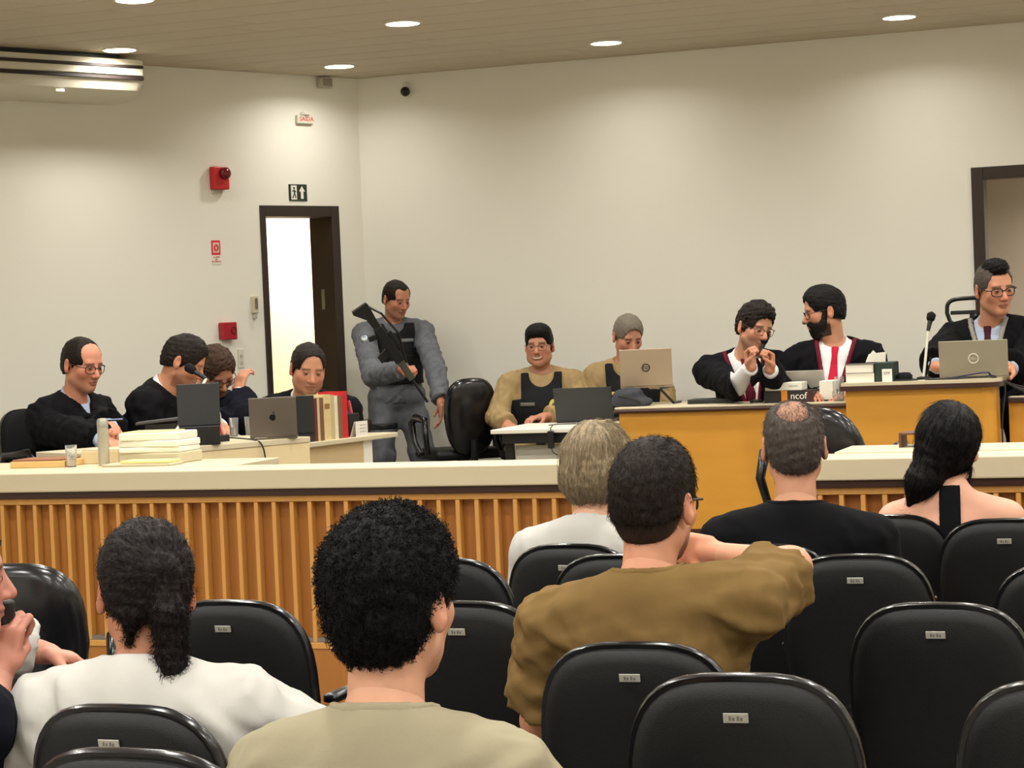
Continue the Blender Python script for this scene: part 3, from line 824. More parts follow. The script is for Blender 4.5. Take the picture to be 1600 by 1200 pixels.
# right doorway: frame, dim corridor, second dark post
d2 = struct(thing('door_2', 'dark brown door frame at the right end of the back wall', 'door', (rdl, YB, 0)))
del d2['category']
MB().box((0, -0.015, DZ), (0.075, 0.16, DTOP), 0.004).build('frame_jamb', M_door, d2)
MB().box((0.925, -0.015, DZ), (1.0, 0.16, DTOP), 0.004).build('frame_jamb', M_door, d2)
MB().box((0.075, -0.015, DTOP - 0.075), (0.925, 0.16, DTOP), 0.004).build('frame_head', M_door, d2)
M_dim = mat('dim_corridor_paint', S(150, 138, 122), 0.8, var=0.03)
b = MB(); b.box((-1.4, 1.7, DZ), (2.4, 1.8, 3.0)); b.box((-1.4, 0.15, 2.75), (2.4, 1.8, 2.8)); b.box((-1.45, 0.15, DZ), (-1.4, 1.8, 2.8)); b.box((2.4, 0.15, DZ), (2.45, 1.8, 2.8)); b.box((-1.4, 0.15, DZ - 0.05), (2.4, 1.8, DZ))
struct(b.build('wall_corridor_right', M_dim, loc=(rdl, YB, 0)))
tag(MB().box((-0.5, 1.585, DZ), (-0.40, 1.685, 2.55), 0.004).build('corridor_post', M_door, loc=(rdl, YB, 0)), 'dark wooden post in the dim corridor behind the right doorway', 'post')

# ------------------------------------------------------------------ the railing in front of the dais
def railing(x0, x1, label, xref):
    t = thing('railing', label, 'railing', (0, 8.02, 0))
    MB().box((x0, 0, 0.915), (x1, 0.28, 1.0), 0.006).build('cap', M_cream, t)
    MB().box((x0 + 0.01, 0.02, 0.885), (x1 - 0.01, 0.25, 0.9145), 0.003).build('dark_strip', M_dark, t)
    MB().box((x0 + 0.01, 0.035, 0.858), (x1 - 0.01, 0.12, 0.8845), 0.003).build('top_bar', M_slat, t)
    MB().box((x0 + 0.01, 0.082, 0.0), (x1 - 0.01, 0.11, 0.8575)).build('backing_panel', M_slatb, t)
    MB().box((x0 + 0.01, 0.035, 0.0), (x1 - 0.01, 0.0815, 0.235), 0.003).build('base_panel', M_slatb, t)
    MB().box((x0 + 0.01, 0.03, 0.2355), (x1 - 0.01, 0.0815, 0.262), 0.003).build('bottom_bar', M_slat, t)
    me = None; p = 0.0833
    n0 = math.ceil((x0 + 0.03 - xref) / p); n1 = math.floor((x1 - 0.03 - xref) / p)
    for i in range(n0, n1 + 1):
        if me is None:
            me = MB().box((-0.0095, 0.038, 0.2625), (0.0095, 0.0815, 0.8575), 0.003).build('slat', M_slat, t, loc=(xref + i * p, 0, 0)).data
        else: link('slat', me, None, t, (xref + i * p, 0, 0))
    return t
xr = float(aty(28, 785, 8.06)[0])
railing(-7.2, float(aty(905, 740, 8.02)[0]), 'long slatted wooden railing with cream top, left of the gap', xr)
railing(float(aty(1222, 735, 8.02)[0]), 1.2, 'slatted wooden railing with cream top, right side before the judge bench', float(aty(1315, 790, 8.06)[0]))

# ------------------------------------------------------------------ fittings on walls and ceiling
def wallspot(u, v): return onplane(u, v, COR, LN)
p = wallspot(339, 279)
t = thing('alarm_siren', 'red alarm siren box with round dark lens high on left wall', 'siren', p, LA)
MB().box((-0.062, -0.055, -0.075), (0.062, 0.0, 0.075), 0.008).build('housing', M_red, t)
b = MB().lathe([(0.04, 0), (0.04, 0.02), (0.028, 0.035), (0.01, 0.04)], 20); b.v = [(x + 0.022, -0.0555 - z, y + 0.03) for x, y, z in b.v]
b.build('lens', M_redd, t, smooth=40)
MB().box((-0.05, -0.02, -0.098), (0.025, 0.0, -0.0755)).build('bracket', M_greyp, t)
p = wallspot(465, 301)
t = thing('exit_sign', 'dark green exit sign with running figure and arrow above the left door', 'sign', p, LA)
MB().box((-0.076, -0.006, -0.056), (0.076, 0, 0.056)).build('plate', M_signg, t)
MB().prism([(-0.06, -0.048), (-0.012, -0.048), (-0.012, 0.048), (-0.06, 0.048)], -0.0075, -0.0061).build('pictogram_door', M_signw, t)
b = MB()
for q in [[(-0.04, 0.02), (-0.03, 0.02), (-0.026, -0.006), (-0.038, -0.008)], [(-0.038, -0.006), (-0.03, -0.006), (-0.044, -0.04), (-0.052, -0.038)], [(-0.034, -0.006), (-0.026, -0.008), (-0.018, -0.036), (-0.026, -0.038)], [(-0.05, 0.012), (-0.036, 0.018), (-0.036, 0.011), (-0.048, 0.004)], [(-0.032, 0.018), (-0.018, 0.006), (-0.02, 0.0), (-0.034, 0.01)]]:
    b.prism(q, -0.0088, -0.0076)
b.prism([(-0.035 + 0.008 * math.cos(a), 0.03 + 0.008 * math.sin(a)) for a in np.linspace(0, 6.28, 12, endpoint=False)], -0.0088, -0.0076)
b.build('running_figure', M_signg, t)
MB().prism([(0.022, -0.042), (0.044, -0.042), (0.044, 0.008), (0.058, 0.008), (0.033, 0.044), (0.008, 0.008), (0.022, 0.008)], -0.0075, -0.0061).build('arrow', M_signw, t)
p = wallspot(337, 388)
t = thing('fire_alarm_sign', 'small red and white fire alarm sign below the siren', 'sign', p + np.array([0, 0, 0.0]), LA)
MB().box((-0.034, -0.004, -0.105), (0.034, 0, -0.045)).build('caption_plate', M_signw, t)
MB().box((-0.034, -0.004, -0.0445), (0.034, 0, 0.052)).build('plate', M_signr, t)
MB().box((-0.025, -0.0055, -0.030), (0.025, -0.0041, 0.038)).build('pictogram_field', mat('sign_pink', S(240, 190, 180), 0.6), t)
b = MB(); b.tube([(0.015 * math.cos(a), -0.007, 0.004 + 0.018 * math.sin(a)) for a in np.linspace(0, 6.28, 16, endpoint=False)], 0.0045, 6, True); b.build('alarm_ring', M_signr, t)
text('caption', 'ALARME\nDE\nINCÊNDIO', 0.015, M_signr, t, (0, -0.005, -0.073))
p = wallspot(352, 518)
t = thing('fire_call_point', 'red fire alarm call point box low on the left wall', 'alarm box', p, LA)
MB().box((-0.055, -0.06, -0.055), (0.055, 0.0, 0.06), 0.006).build('housing', mat('call_point_red', S(168, 22, 40), 0.4), t)
b = MB(); b.tube([(0.026 + 0.018 * math.cos(a), -0.062, 0.005 + 0.022 * math.sin(a)) for a in np.linspace(0, 6.28, 14, endpoint=False)], 0.004, 6, True); b.build('push_ring', M_redd, t)
MB().box((-0.045, -0.018, -0.20), (0.012, 0, -0.056)).build('conduit', M_plastic, t)
p = wallspot(396, 478)
t = thing('intercom', 'small beige wall intercom handset left of the open door', 'intercom', p, LA)
MB().box((-0.022, -0.03, -0.05), (0.022, 0, 0.065), 0.005).build('housing', mat('beige_plastic', S(206, 196, 170), 0.5), t)
MB().box((-0.008, -0.036, -0.02), (0.012, -0.0302, 0.05), 0.003).build('keypad', M_grey, t)
MB().box((-0.014, -0.025, -0.085), (0.014, 0, -0.0505), 0.004).build('cradle', M_greyp, t)
p = wallspot(376, 562)
t = thing('light_switch', 'white wall switch plate beside the door, below the intercom', 'switch', p, LA)
MB().box((-0.022, -0.008, -0.055), (0.022, 0, 0.07), 0.003).build('plate', M_plastic, t)
for zz in (-0.02, 0.025): MB().box((-0.008, -0.014, zz - 0.011), (0.010, -0.0082, zz + 0.011), 0.002).build('button', M_greyp, t)
p = wallspot(474, 187)
t = thing('exit_lamp', 'small white wall lamp reading SAÍDA in red, high on left wall', 'exit lamp', p, LA)
MB().box((-0.07, -0.03, -0.03), (0.062, 0, 0.03), 0.008).build('housing', M_plastic, t)
b = MB().lathe([(0.035, 0), (0.03, 0.015), (0.01, 0.022)], 16, (0.0, -0.016, 0.0301)); b.build('lamp_dome', M_plastic, t, smooth=60)
text('lettering', 'SAÍDA', 0.043, M_signr, t, (0.004, -0.0312, 0.0))
p = wallspot(503, 128)
t = thing('corner_speaker', 'small grey wall speaker under the ceiling near the back corner', 'speaker', p + np.array([0, 0, -0.01]), LA)
MB().box((-0.05, -0.06, -0.035), (0.05, 0, 0.035), 0.01).build('housing', M_greyp, t); MB().box((-0.04, -0.064, -0.026), (0.04, -0.0602, 0.026), 0.002).build('grille', mat('speaker_grille', S(150, 142, 122), 0.7), t)
p = aty(637, 144, YB)
t = thing('dome_camera', 'small black dome camera hanging high on the back wall', 'camera', p)
MB().box((-0.012, -0.05, 0.02), (0.012, 0, 0.07), 0.004).build('bracket', M_plastic, t)
MB().ball((0, -0.045, 0), 0.034, 16, 10).build('dome', M_rim, t, smooth=180)
# air conditioner under the ceiling, parallel to the left wall
p = atz(240, 84, ZC - 0.005) - LN * 0.10
t = thing('air_conditioner', 'long white ceiling air conditioner with dark slots, upper left', 'air conditioner', p, LA)
Lg = 1.75
prof = [(0.06, -0.02), (0.0, -0.03), (-0.005, -0.085), (0.0, -0.15), (0.03, -0.215), (0.10, -0.255), (0.25, -0.27), (0.55, -0.255), (0.6, -0.22), (0.6, -0.02)]
def rounded(prof, x, k): return [(x, 0.3 + (a - 0.3) * k, -0.13 + (z + 0.13) * k) for a, z in prof]
n = len(prof); vs = []; fs = []
rings = [(-Lg, 1.0), (-0.06, 1.0), (-0.02, 0.985), (-0.005, 0.95), (0.0, 0.88)]
for x, kk in rings: vs += rounded(prof, x, kk)
for j in range(len(rings) - 1):
    for i in range(n): fs.append((j * n + i, j * n + (i + 1) % n, (j + 1) * n + (i + 1) % n, (j + 1) * n + i))
fs.append(tuple(range(n))); fs.append(tuple((len(rings) - 1) * n + i for i in range(n)))
MB().add(vs, fs).build('shell', M_ac, t, smooth=35)
for za, zb in ((-0.083, -0.064), (-0.155, -0.132)):
    MB().box((-Lg, -0.012, za), (-0.02, 0.05, zb), 0.003).build('air_slot', M_acd, t)
MB().box((-Lg, -0.02, -0.128), (-0.03, -0.0125, -0.088), 0.003).build('louver', M_ac, t)
MB().box((-0.62, 0.03, -0.242), (-0.56, 0.035, -0.225)).build('maker_badge', M_signw, t)
MB().box((-Lg, 0.05, -0.02), (-0.15, 0.5, 0.004)).build('mount', M_dmetal, t)

# ------------------------------------------------------------------ audience chairs
def chair_outline(a=0.215, b=0.265, n=44, e=3.2):
    pts = []
    for i in range(n):
        t = 2 * math.pi * i / n; c, s_ = math.cos(t), math.sin(t)
        x = a * math.copysign(abs(c) ** (2 / e), c); z = b * math.copysign(abs(s_) ** (2 / e), s_)
        if z < 0: x *= 1 - 0.16 * (-z / b)
        pts.append((x, z))
    return pts
def cushion(mb, outl, zc, y_rings, bend=0.55, tilt=0.12):
    """closed pad: rings of the outline scaled in and set at depths y"""
    vs = []; fs = []; n = len(outl)
    for k, y in y_rings:
        for x, z in outl:
            X, Z = x * k, z * k
            vs.append((X, y + bend * X * X - tilt * Z, zc + Z))
    for j in range(len(y_rings) - 1):
        for i in range(n): fs.append((j * n + i, j * n + (i + 1) % n, (j + 1) * n + (i + 1) % n, (j + 1) * n + i))
    fs.append(tuple(range(n - 1, -1, -1))); fs.append(tuple((len(y_rings) - 1) * n + i for i in range(n)))
    return mb.add(vs, fs)
def make_chair():
    t = thing('audience_chair', 'x', 'chair')
    o = chair_outline(); zc = 0.635; yb = -0.23
    cushion(MB(), o, zc, [(0.30, yb - 0.034), (0.62, yb - 0.033), (0.84, yb - 0.028), (0.93, yb - 0.018), (0.955, yb - 0.004)]).build('back_panel', M_vinyl, t, smooth=60)
    cushion(MB(), o, zc, [(0.94, yb - 0.006), (0.985, yb - 0.008), (1.0, yb + 0.002), (1.0, yb + 0.014), (0.985, yb + 0.024), (0.94, yb + 0.022)]).build('back_rim', M_rim, t, smooth=60)
    cushion(MB(), o, zc, [(0.95, yb + 0.015), (0.95, yb + 0.035), (0.88, yb + 0.05), (0.6, yb + 0.058), (0.3, yb + 0.06)]).build('backrest', M_vinyl, t, smooth=60)
    pl = MB().box((-0.022, 0, -0.0085), (0.022, 0.003, 0.0085), 0.001).build('number_plate', M_plate, t, loc=(0.0, yb - 0.062, zc + 0.195)); pl.rotation_euler = (0.2, 0, 0)
    for i, xx in enumerate((-0.010, -0.004, 0.004, 0.010)):
        MB().box((xx - 0.002, -0.0006, -0.004), (xx + 0.002, 0.0002, 0.004 - 0.002 * (i % 2))).build('plate_digit', M_plate_t, pl)
    so = [(x, y * 0.92) for x, y in chair_outline(0.215, 0.245, 32, 3.2)]
    vs = []; fs = []; n = len(so)
    for k, z in [(0.9, 0.385), (0.98, 0.392), (1.0, 0.41), (1.0, 0.425), (0.97, 0.445), (0.8, 0.455), (0.4, 0.452)]:
        vs += [(x * k, y * k + 0.02, z) for x, y in so]
    for j in range(6):
        for i in range(n): fs.append((j * n + i, j * n + (i + 1) % n, (j + 1) * n + (i + 1) % n, (j + 1) * n + i))
    fs += [tuple(range(n - 1, -1, -1)), tuple(6 * n + i for i in range(n))]
    MB().add(vs, fs).build('seat', M_vinyl, t, smooth=60)
    for g in (-1, 1):
        b = MB().box((0.212 * g - 0.022, -0.13, 0.615), (0.212 * g + 0.022, 0.17, 0.64), 0.010); b.build('armrest', M_rim, t, smooth=60)
        MB().tube([(0.212 * g, 0.1, 0.62), (0.218 * g, 0.09, 0.50), (0.21 * g, 0.03, 0.42), (0.12 * g, 0.0, 0.39)], 0.016, 8).build('armrest_support', M_black, t, smooth=60)
    MB().tube([(0, yb - 0.02, 0.48), (0, yb - 0.015, 0.40), (0, -0.12, 0.375), (0, 0, 0.375)], 0.022, 8).build('back_stem', M_black, t, smooth=60)
    MB().lathe([(0.05, 0.385), (0.05, 0.365), (0.03, 0.36), (0.03, 0.02), (0.19, 0.016), (0.20, 0.0)], 24).build('pedestal', M_black, t, smooth=40)
    return t
CHAIR = make_chair(); CH_USED = [False]
def chair(label, u, v, y, rz=0.0):
    """u, v: middle of the top edge of the backrest in the photograph; y: its distance into the room"""
    p = aty(u, v, y); zs = float(np.clip(p[2] / 0.90, 0.88, 1.08)); a = rad(rz); yb = -0.27
    loc = (p[0] + yb * math.sin(a), p[1] - yb * math.cos(a), 0)
    if not CH_USED[0]: o = CHAIR; CH_USED[0] = True
    else: o = copy_tree(CHAIR)
    o.location = loc; o.rotation_euler = (0, 0, a); o.scale = (1, 1, zs); o['label'] = label; o['group'] = 'black audience chairs'
    return o
chair('empty black chair behind the long-haired woman, directly left of her back', 1384, 804, 6.86, 4)
chair('empty black chair at the right edge, in the front row beside the long-haired woman', 1568, 810, 6.70, 6)
chair('empty black chair directly behind the man in the black T-shirt, to his right', 1336, 866, 5.72, 4)
chair('large empty black chair at the right, third row, with a grey number plate', 1462, 942, 4.78, 0)
chair('large empty black chair in the bottom middle foreground, right of the beige shirt', 1150, 1053, 3.56, 4)
chair('black chair holding the man in the brown shirt', 985, 1004, 4.16, 4)
chair('black chair holding the grey-haired woman in the white shirt', 885, 850, 6.02, 0)
chair('black chair holding the woman with the ponytail', 176, 1102, 3.45, 0)
chair('black chair cut off by the bottom edge under the ponytail woman', 188, 1172, 2.82, 0)
chair('empty black chair in front of the ponytail woman, showing right of her head', 352, 938, 4.77, 0)
chair('black chair mostly out of frame in the bottom right corner', 1676, 1064, 3.80, 2)
chair('empty black chair right of the curly-haired head, nearer of the two there', 716, 940, 4.72, 0)
chair('empty black chair right of the curly-haired head, farther of the two there', 682, 872, 5.38, 0)
chair('empty black chair half hidden behind the neck of the man in the brown shirt', 965, 866, 5.42, 0)
chair('black chair holding the man in the black T-shirt', 1190, 850, 6.0, 0)
chair('black chair cut by the right edge, behind the large third-row chair', 1672, 880, 5.70, 2)
chair('black chair hidden under the man in the beige shirt at the bottom', 640, 1240, 2.72, 0)
chair('black chair holding the person at the left edge of the picture', -120, 1085, 3.95, -4)

# ------------------------------------------------------------------ office chairs on the dais
def office_chair(label, x, y, floor, rz, back_h=0.5, top=0.98, w=0.46, headrest=False, arms=True, m=None, name='office_chair', e=3.0):
    """faces local +Y; backrest at -Y"""
    m = m or M_fabric
    t = thing(name, label, 'chair', (x, y, floor), rad(rz), 'office chairs on the dais')
    o = chair_outline(w / 2, back_h / 2, 36, e); zc = top - back_h / 2; yb = -0.24
    if headrest:
        b = MB(); b.tube([(xx * 0.98, yb - 0.1 * zz, zc + zz) for xx, zz in o], 0.016, 8, True); b.build('back_frame', M_rim, t, smooth=60)
        cushion(MB(), o, zc, [(0.97, yb - 0.004), (0.97, yb + 0.004)], 0.3, 0.1).build('mesh_back', m, t)
        o2 = chair_outline(0.15, 0.085, 28, 4.0); hz = top + 0.12
        b = MB(); b.tube([(xx, yb - 0.02, hz + zz) for xx, zz in o2], 0.013, 8, True); b.build('headrest_frame', M_rim, t, smooth=60)
        MB().box((-0.13, yb - 0.024, hz - 0.012), (0.13, yb - 0.012, hz + 0.012), 0.004).build('headrest_bar', M_rim, t)
        MB().tube([(0, yb - 0.03, top - 0.1), (0, yb - 0.03, hz)], 0.018, 8).build('headrest_stem', M_rim, t)
    else:
        cushion(MB(), o, zc, [(0.4, yb - 0.04), (0.85, yb - 0.035), (0.97, yb - 0.018), (1.0, yb), (1.0, yb + 0.012)], 0.5, 0.1).build('back_shell', M_rim, t, smooth=60)
        cushion(MB(), o, zc, [(0.98, yb + 0.0125), (0.97, yb + 0.04), (0.85, yb + 0.055), (0.4, yb + 0.06)], 0.5, 0.1).build('backrest', m, t, smooth=60)
    MB().box((-0.24, -0.2, 0.42), (0.24, 0.25, 0.49), 0.03).build('seat', m, t, smooth=60)
    MB().tube([(0, yb - 0.03, top - back_h + 0.1), (0, yb - 0.03, 0.43), (0, -0.1, 0.40)], 0.025, 8).build('back_stem', M_black, t, smooth=60)
    if arms:
        for g in (-1, 1):
            b = MB(); b.tube([(0.27 * g, -0.13, 0.47), (0.29 * g, -0.16, 0.58), (0.28 * g, -0.12, 0.685), (0.28 * g, 0.06, 0.70), (0.285 * g, 0.13, 0.66), (0.28 * g, 0.1, 0.54), (0.26 * g, 0.04, 0.46)], [0.02, 0.022, 0.026, 0.028, 0.026, 0.022, 0.02], 8)
            b.build('armrest', M_rim, t, smooth=60)
    MB().lathe([(0.03, 0.42), (0.03, 0.10), (0.05, 0.10), (0.05, 0.07)], 16).build('gas_post', M_black, t, smooth=40)
    for i in range(5):
        a = 2 * math.pi * i / 5
        l = MB().tube([(0, 0, 0.09), (0.27 * math.cos(a), 0.27 * math.sin(a), 0.065)], [0.028, 0.018], 8).build('base_leg', M_black, t, smooth=60)
        MB().ball((0.275 * math.cos(a), 0.275 * math.sin(a), 0.028), (0.028, 0.028, 0.028), 10, 8).build('caster', M_black, l, smooth=180)
    return t

# ------------------------------------------------------------------ desks
def frame_of(p0, p1):   # rotation so that local X runs from p0 to p1
    d = np.array(p1) - np.array(p0); return math.atan2(d[1], d[0]), float(np.hypot(d[0], d[1]))
# lawyers' desk
DX0 = float(aty(967, 645, 11.85)[0]); BX0 = float(aty(1322, 640, 11.66)[0]); BX1 = float(aty(1556, 640, 11.66)[0])
ZD = 1.05
t = thing('lawyers_desk', 'amber wooden desk with dark edged cream top, in front of the two lawyers', 'desk', (DX0, 11.85, DZ))
W = BX0 - DX0 + 0.05
MB().box((0.0, 0.0, 0.0), (W, 0.03, 0.735), 0.003).build('front_panel', M_amber, t)
MB().box((0.0, 0.031, 0.0), (0.03, 0.58, 0.735), 0.003).build('side_panel', M_amber, t)
MB().box((-0.004, -0.006, 0.0), (W, -0.0005, 0.055)).build('plinth', M_dark, t)
MB().box((-0.03, -0.028, 0.736), (W, 0.60, 0.757), 0.009).build('edge', M_dark, t)
MB().box((-0.022, -0.018, 0.7572), (W, 0.595, ZD - DZ), 0.004).build('top', M_cream, t)
# judge bench on its platform
PZ = 0.42
struct(box('floor_platform', (BX0 - 0.02, 11.9, DZ), (1.2, 13.55, PZ), M_dais))
ZB = 1.16
t = thing('judge_bench', 'raised amber wooden judge bench with dark edged top and rounded end post', 'desk', (BX0, 11.66, DZ))
W = BX1 - BX0
MB().box((0, 0, 0), (W - 0.07, 0.035, ZB - DZ - 0.045), 0.003).build('front_panel', M_amber, t)
MB().box((0, 0.036, 0), (0.035, 0.235, ZB - DZ - 0.045), 0.003).build('side_panel', M_amber, t)
MB().lathe([(0.062, 0), (0.062, ZB - DZ - 0.045)], 28, (W - 0.064, 0.062, 0)).build('end_post', M_amber, t, smooth=40)
MB().box((W - 0.04, 0.07, 0), (W - 0.004, 0.238, ZB - DZ - 0.045), 0.003).build('side_panel', M_amber, t)
poly = [(-0.025, -0.03), (W - 0.06, -0.03)] + [(W - 0.06 + 0.095 * math.sin(a), 0.065 - 0.095 * math.cos(a)) for a in np.linspace(0.2, 1.57, 6)] + [(W + 0.035, 0.50), (-0.025, 0.50)]
MB().prism(poly, ZB - DZ - 0.044, ZB - DZ - 0.018, 'z').build('edge', M_dark, t)
MB().prism([(x * 0.985 + 0.006, y * 0.985 + 0.004) for x, y in poly], ZB - DZ - 0.0178, ZB - DZ, 'z').build('top', M_cream, t)
t = thing('side_desk', 'amber wooden desk with dark edge at the far right, beside the judge bench', 'desk', (BX1 + 0.042, 11.9 + 0.12, DZ))
MB().box((0, -0.12, 0), (1.5, -0.09, 0.735), 0.003).build('front_panel', M_amber, t)
MB().box((0, -0.145, 0.736), (1.5, -0.13 + 0.0, 0.765), 0.004).build('edge', M_dark, t)
MB().box((0.0, -0.128, 0.745), (1.5, -0.02, 0.77), 0.004).build('top', M_cream, t)
# officers' table
ZT = 0.95
pl = atz(766, 672, ZT); yt = float(pl[1]); x0 = float(pl[0]); x1 = DX0 - 0.06
t = thing('office_table', 'white topped table with black frame and grey panel before the seated officer', 'table', (x0, yt, DZ))
W = x1 + 0.55 - x0; yb_ = 11.85 - yt
W = x1 - x0
MB().box((0, 0, ZT - DZ - 0.025), (W, 0.68, ZT - DZ), 0.004).build('top', M_white, t)
MB().box((0.06, 0.03, ZT - DZ - 0.085), (W - 0.03, 0.07, ZT - DZ - 0.0255)).build('apron', M_black, t)
for xx in (0.06, W - 0.08):
    for yy in (0.03, 0.6): MB().box((xx, yy + 0.0405, 0), (xx + 0.05, yy + 0.08, ZT - DZ - 0.0255), 0.003).build('leg', M_black, t)
MB().box((0.12, 0.09, 0.2), (W - 0.09, 0.105, ZT - DZ - 0.1), 0.002).build('modesty_panel', M_greyp, t)
# prosecutors' long desk along the left wall
pr = atz(485, 682, 1.03)
t = thing('prosecutors_desk', 'long cream desk along the left wall carrying laptops and cables', 'desk', (pr[0], pr[1], DZ), LA)
Lg = 1.24
MB().box((-Lg, 0, 0.72), (0, 0.62, 0.75), 0.004).build('top', M_cream, t)
MB().box((-Lg, 0.004, 0.585), (-0.003, 0.024, 0.7195), 0.003).build('front_panel', M_creamd, t)
for xx in (-Lg + 0.03, -0.08):
    MB().box((xx, 0.06, 0), (xx + 0.05, 0.56, 0.7195), 0.003).build('leg_panel', M_tan, t)
# second table with the row of books
p0 = atz(440, 697, 0.97); p1 = atz(622, 675, 0.97); a2, w2 = frame_of(p0, p1)
T2 = thing('book_table', 'cream table with tan panel carrying the row of books and pen cup', 'table', (p0[0], p0[1], DZ), a2)
MB().box((0, 0, 0.662), (w2, 0.5, 0.69), 0.005).build('top', M_cream, T2)
MB().box((0.045, 0.03, 0.05), (w2 * 0.72, 0.05, 0.6615), 0.003).build('front_panel', M_tan, T2)
MB().box((w2 * 0.72 + 0.002, 0.03, 0.0), (w2 * 0.8, 0.46, 0.6615), 0.003).build('leg_panel', M_white, T2)
MB().box((0.0, 0.06, 0.0), (0.04, 0.46, 0.6615), 0.003).build('leg_panel', M_white, T2)
# side table behind the railing on the left, clerk's table behind it on the right
t = thing('side_table', 'low cream table just behind the railing at the far left', 'table', (-5.75, 8.31, DZ))
MB().box((0, 0, 0.69), (1.5, 0.45, 0.72), 0.004).build('top', M_cream, t)
MB().box((0.03, 0.02, 0), (1.47, 0.05, 0.6895)).build('front_panel', M_creamd, t)
for xx in (0.03, 1.43): MB().box((xx, 0.06, 0), (xx + 0.04, 0.42, 0.6895)).build('leg_panel', M_creamd, t)
pc = atz(1296, 711, 1.0)
t = thing('clerk_table', 'cream table top behind the right railing beside the black chair', 'table', (-1.60, 8.31, DZ))
MB().box((0, 0, 0.695), (1.2, 0.38, 0.725), 0.004).build('top', M_cream, t)
for xx in (0.03, 1.13): MB().box((xx, 0.04, 0), (xx + 0.04, 0.34, 0.6945)).build('leg_panel', M_creamd, t)

# ------------------------------------------------------------------ things on the desks
def laptop(label, p, rz, w=0.33, d=0.23, tilt=14, shell=M_silver, logo=None, stand=0.0, lid_h=None, kb=True):
    """hinge edge towards local -Y, user at +Y"""
    t = thing('laptop', label, 'laptop', (p[0], p[1], p[2] + stand), rad(rz), 'laptops on the desks')
    MB().box((-w / 2, 0, 0), (w / 2, d, 0.015), 0.004).build('base', shell, t)
    MB().box((-w / 2 + 0.02, 0.03, 0.0151), (w / 2 - 0.02, d - 0.09, 0.017)).build('keyboard', M_black, t)
    h = lid_h or d
    lid = MB().box((-w / 2, -0.004, 0), (w / 2, 0.004, h), 0.003).build('lid', shell, t, loc=(0, -0.002, 0.012)); lid.rotation_euler = (rad(tilt), 0, 0)
    MB().box((-w / 2 + 0.008, 0.0041, 0.012), (w / 2 - 0.008, 0.0052, h - 0.008)).build('screen', M_screen, lid)
    z = h * 0.5
    if logo == 'hp':
        b = MB(); b.tube([(0.022 * math.cos(a), -0.0045, z + 0.022 * math.sin(a)) for a in np.linspace(0, 6.28, 20, endpoint=False)], 0.0035, 6, True); b.build('logo_ring', M_dmetal, lid)
        tx = text('logo', 'hp', 0.032, M_dmetal, lid, (0, -0.0048, z + 0.002))
    elif logo == 'dell':
        b = MB(); b.tube([(0.026 * math.cos(a), -0.0045, z + 0.026 * math.sin(a)) for a in np.linspace(0, 6.28, 20, endpoint=False)], 0.003, 6, True); b.build('logo_ring', M_plastic, lid)
        text('logo', 'DELL', 0.017, M_plastic, lid, (0, -0.0048, z))
    elif logo == 'apple':
        pts = [(0.016 * (1 + 0.12 * math.cos(2 * a)) * math.cos(a) - (0.004 if math.cos(a) > 0.8 else 0), z + 0.018 * (1 - 0.18 * math.exp(-8 * (a - 1.57) ** 2)) * math.sin(a)) for a in np.linspace(0, 6.28, 24, endpoint=False)]
        b = MB().prism(pts, -0.0052, -0.0041); b.prism([(0.0, z + 0.018), (0.008, z + 0.022), (0.009, z + 0.030), (0.001, z + 0.026)], -0.0052, -0.0041); b.build('logo', M_screen, lid)
    return t
def book(label, loc, rz, w, h, d, cover, name='book', tag_col=None, group=None, standing=True, spine_text=None):
    """standing: spine faces local -Y; w thickness along X, h height, d depth"""
    t = thing(name, label, 'book', loc, rad(rz), group)
    if standing:
        b = MB(); b.box((0, 0, 0), (w, 0.004, h)); b.box((0, 0.004, 0), (0.003, d, h)); b.box((w - 0.003, 0.004, 0), (w, d, h)); b.build('cover', cover, t)
        MB().box((0.0032, 0.0045, 0.003), (w - 0.0032, d - 0.004, h - 0.004)).build('pages', M_paper, t)
        if tag_col: MB().box((w * 0.15, -0.001, h * 0.68), (w * 0.85, -0.0001, h * 0.8)).build('spine_label', tag_col, t)
    else:       # lying: pages visible towards -Y
        b = MB(); b.box((0, 0, 0), (w, d, 0.003)); b.box((0, 0, h - 0.003), (w, d, h)); b.box((w - 0.004, 0, 0.003), (w, d, h - 0.003)); b.build('cover', cover, t)
        MB().box((0.003, 0.003, 0.0032), (w - 0.0042, d - 0.003, h - 0.0032)).build('pages', M_paper, t)
    return t
def onbench(u, v, y, z): p = aty(u, v, y); p[2] = z; return p
M_lap_black = mat('black_laptop_shell', S(44, 46, 46), 0.5)
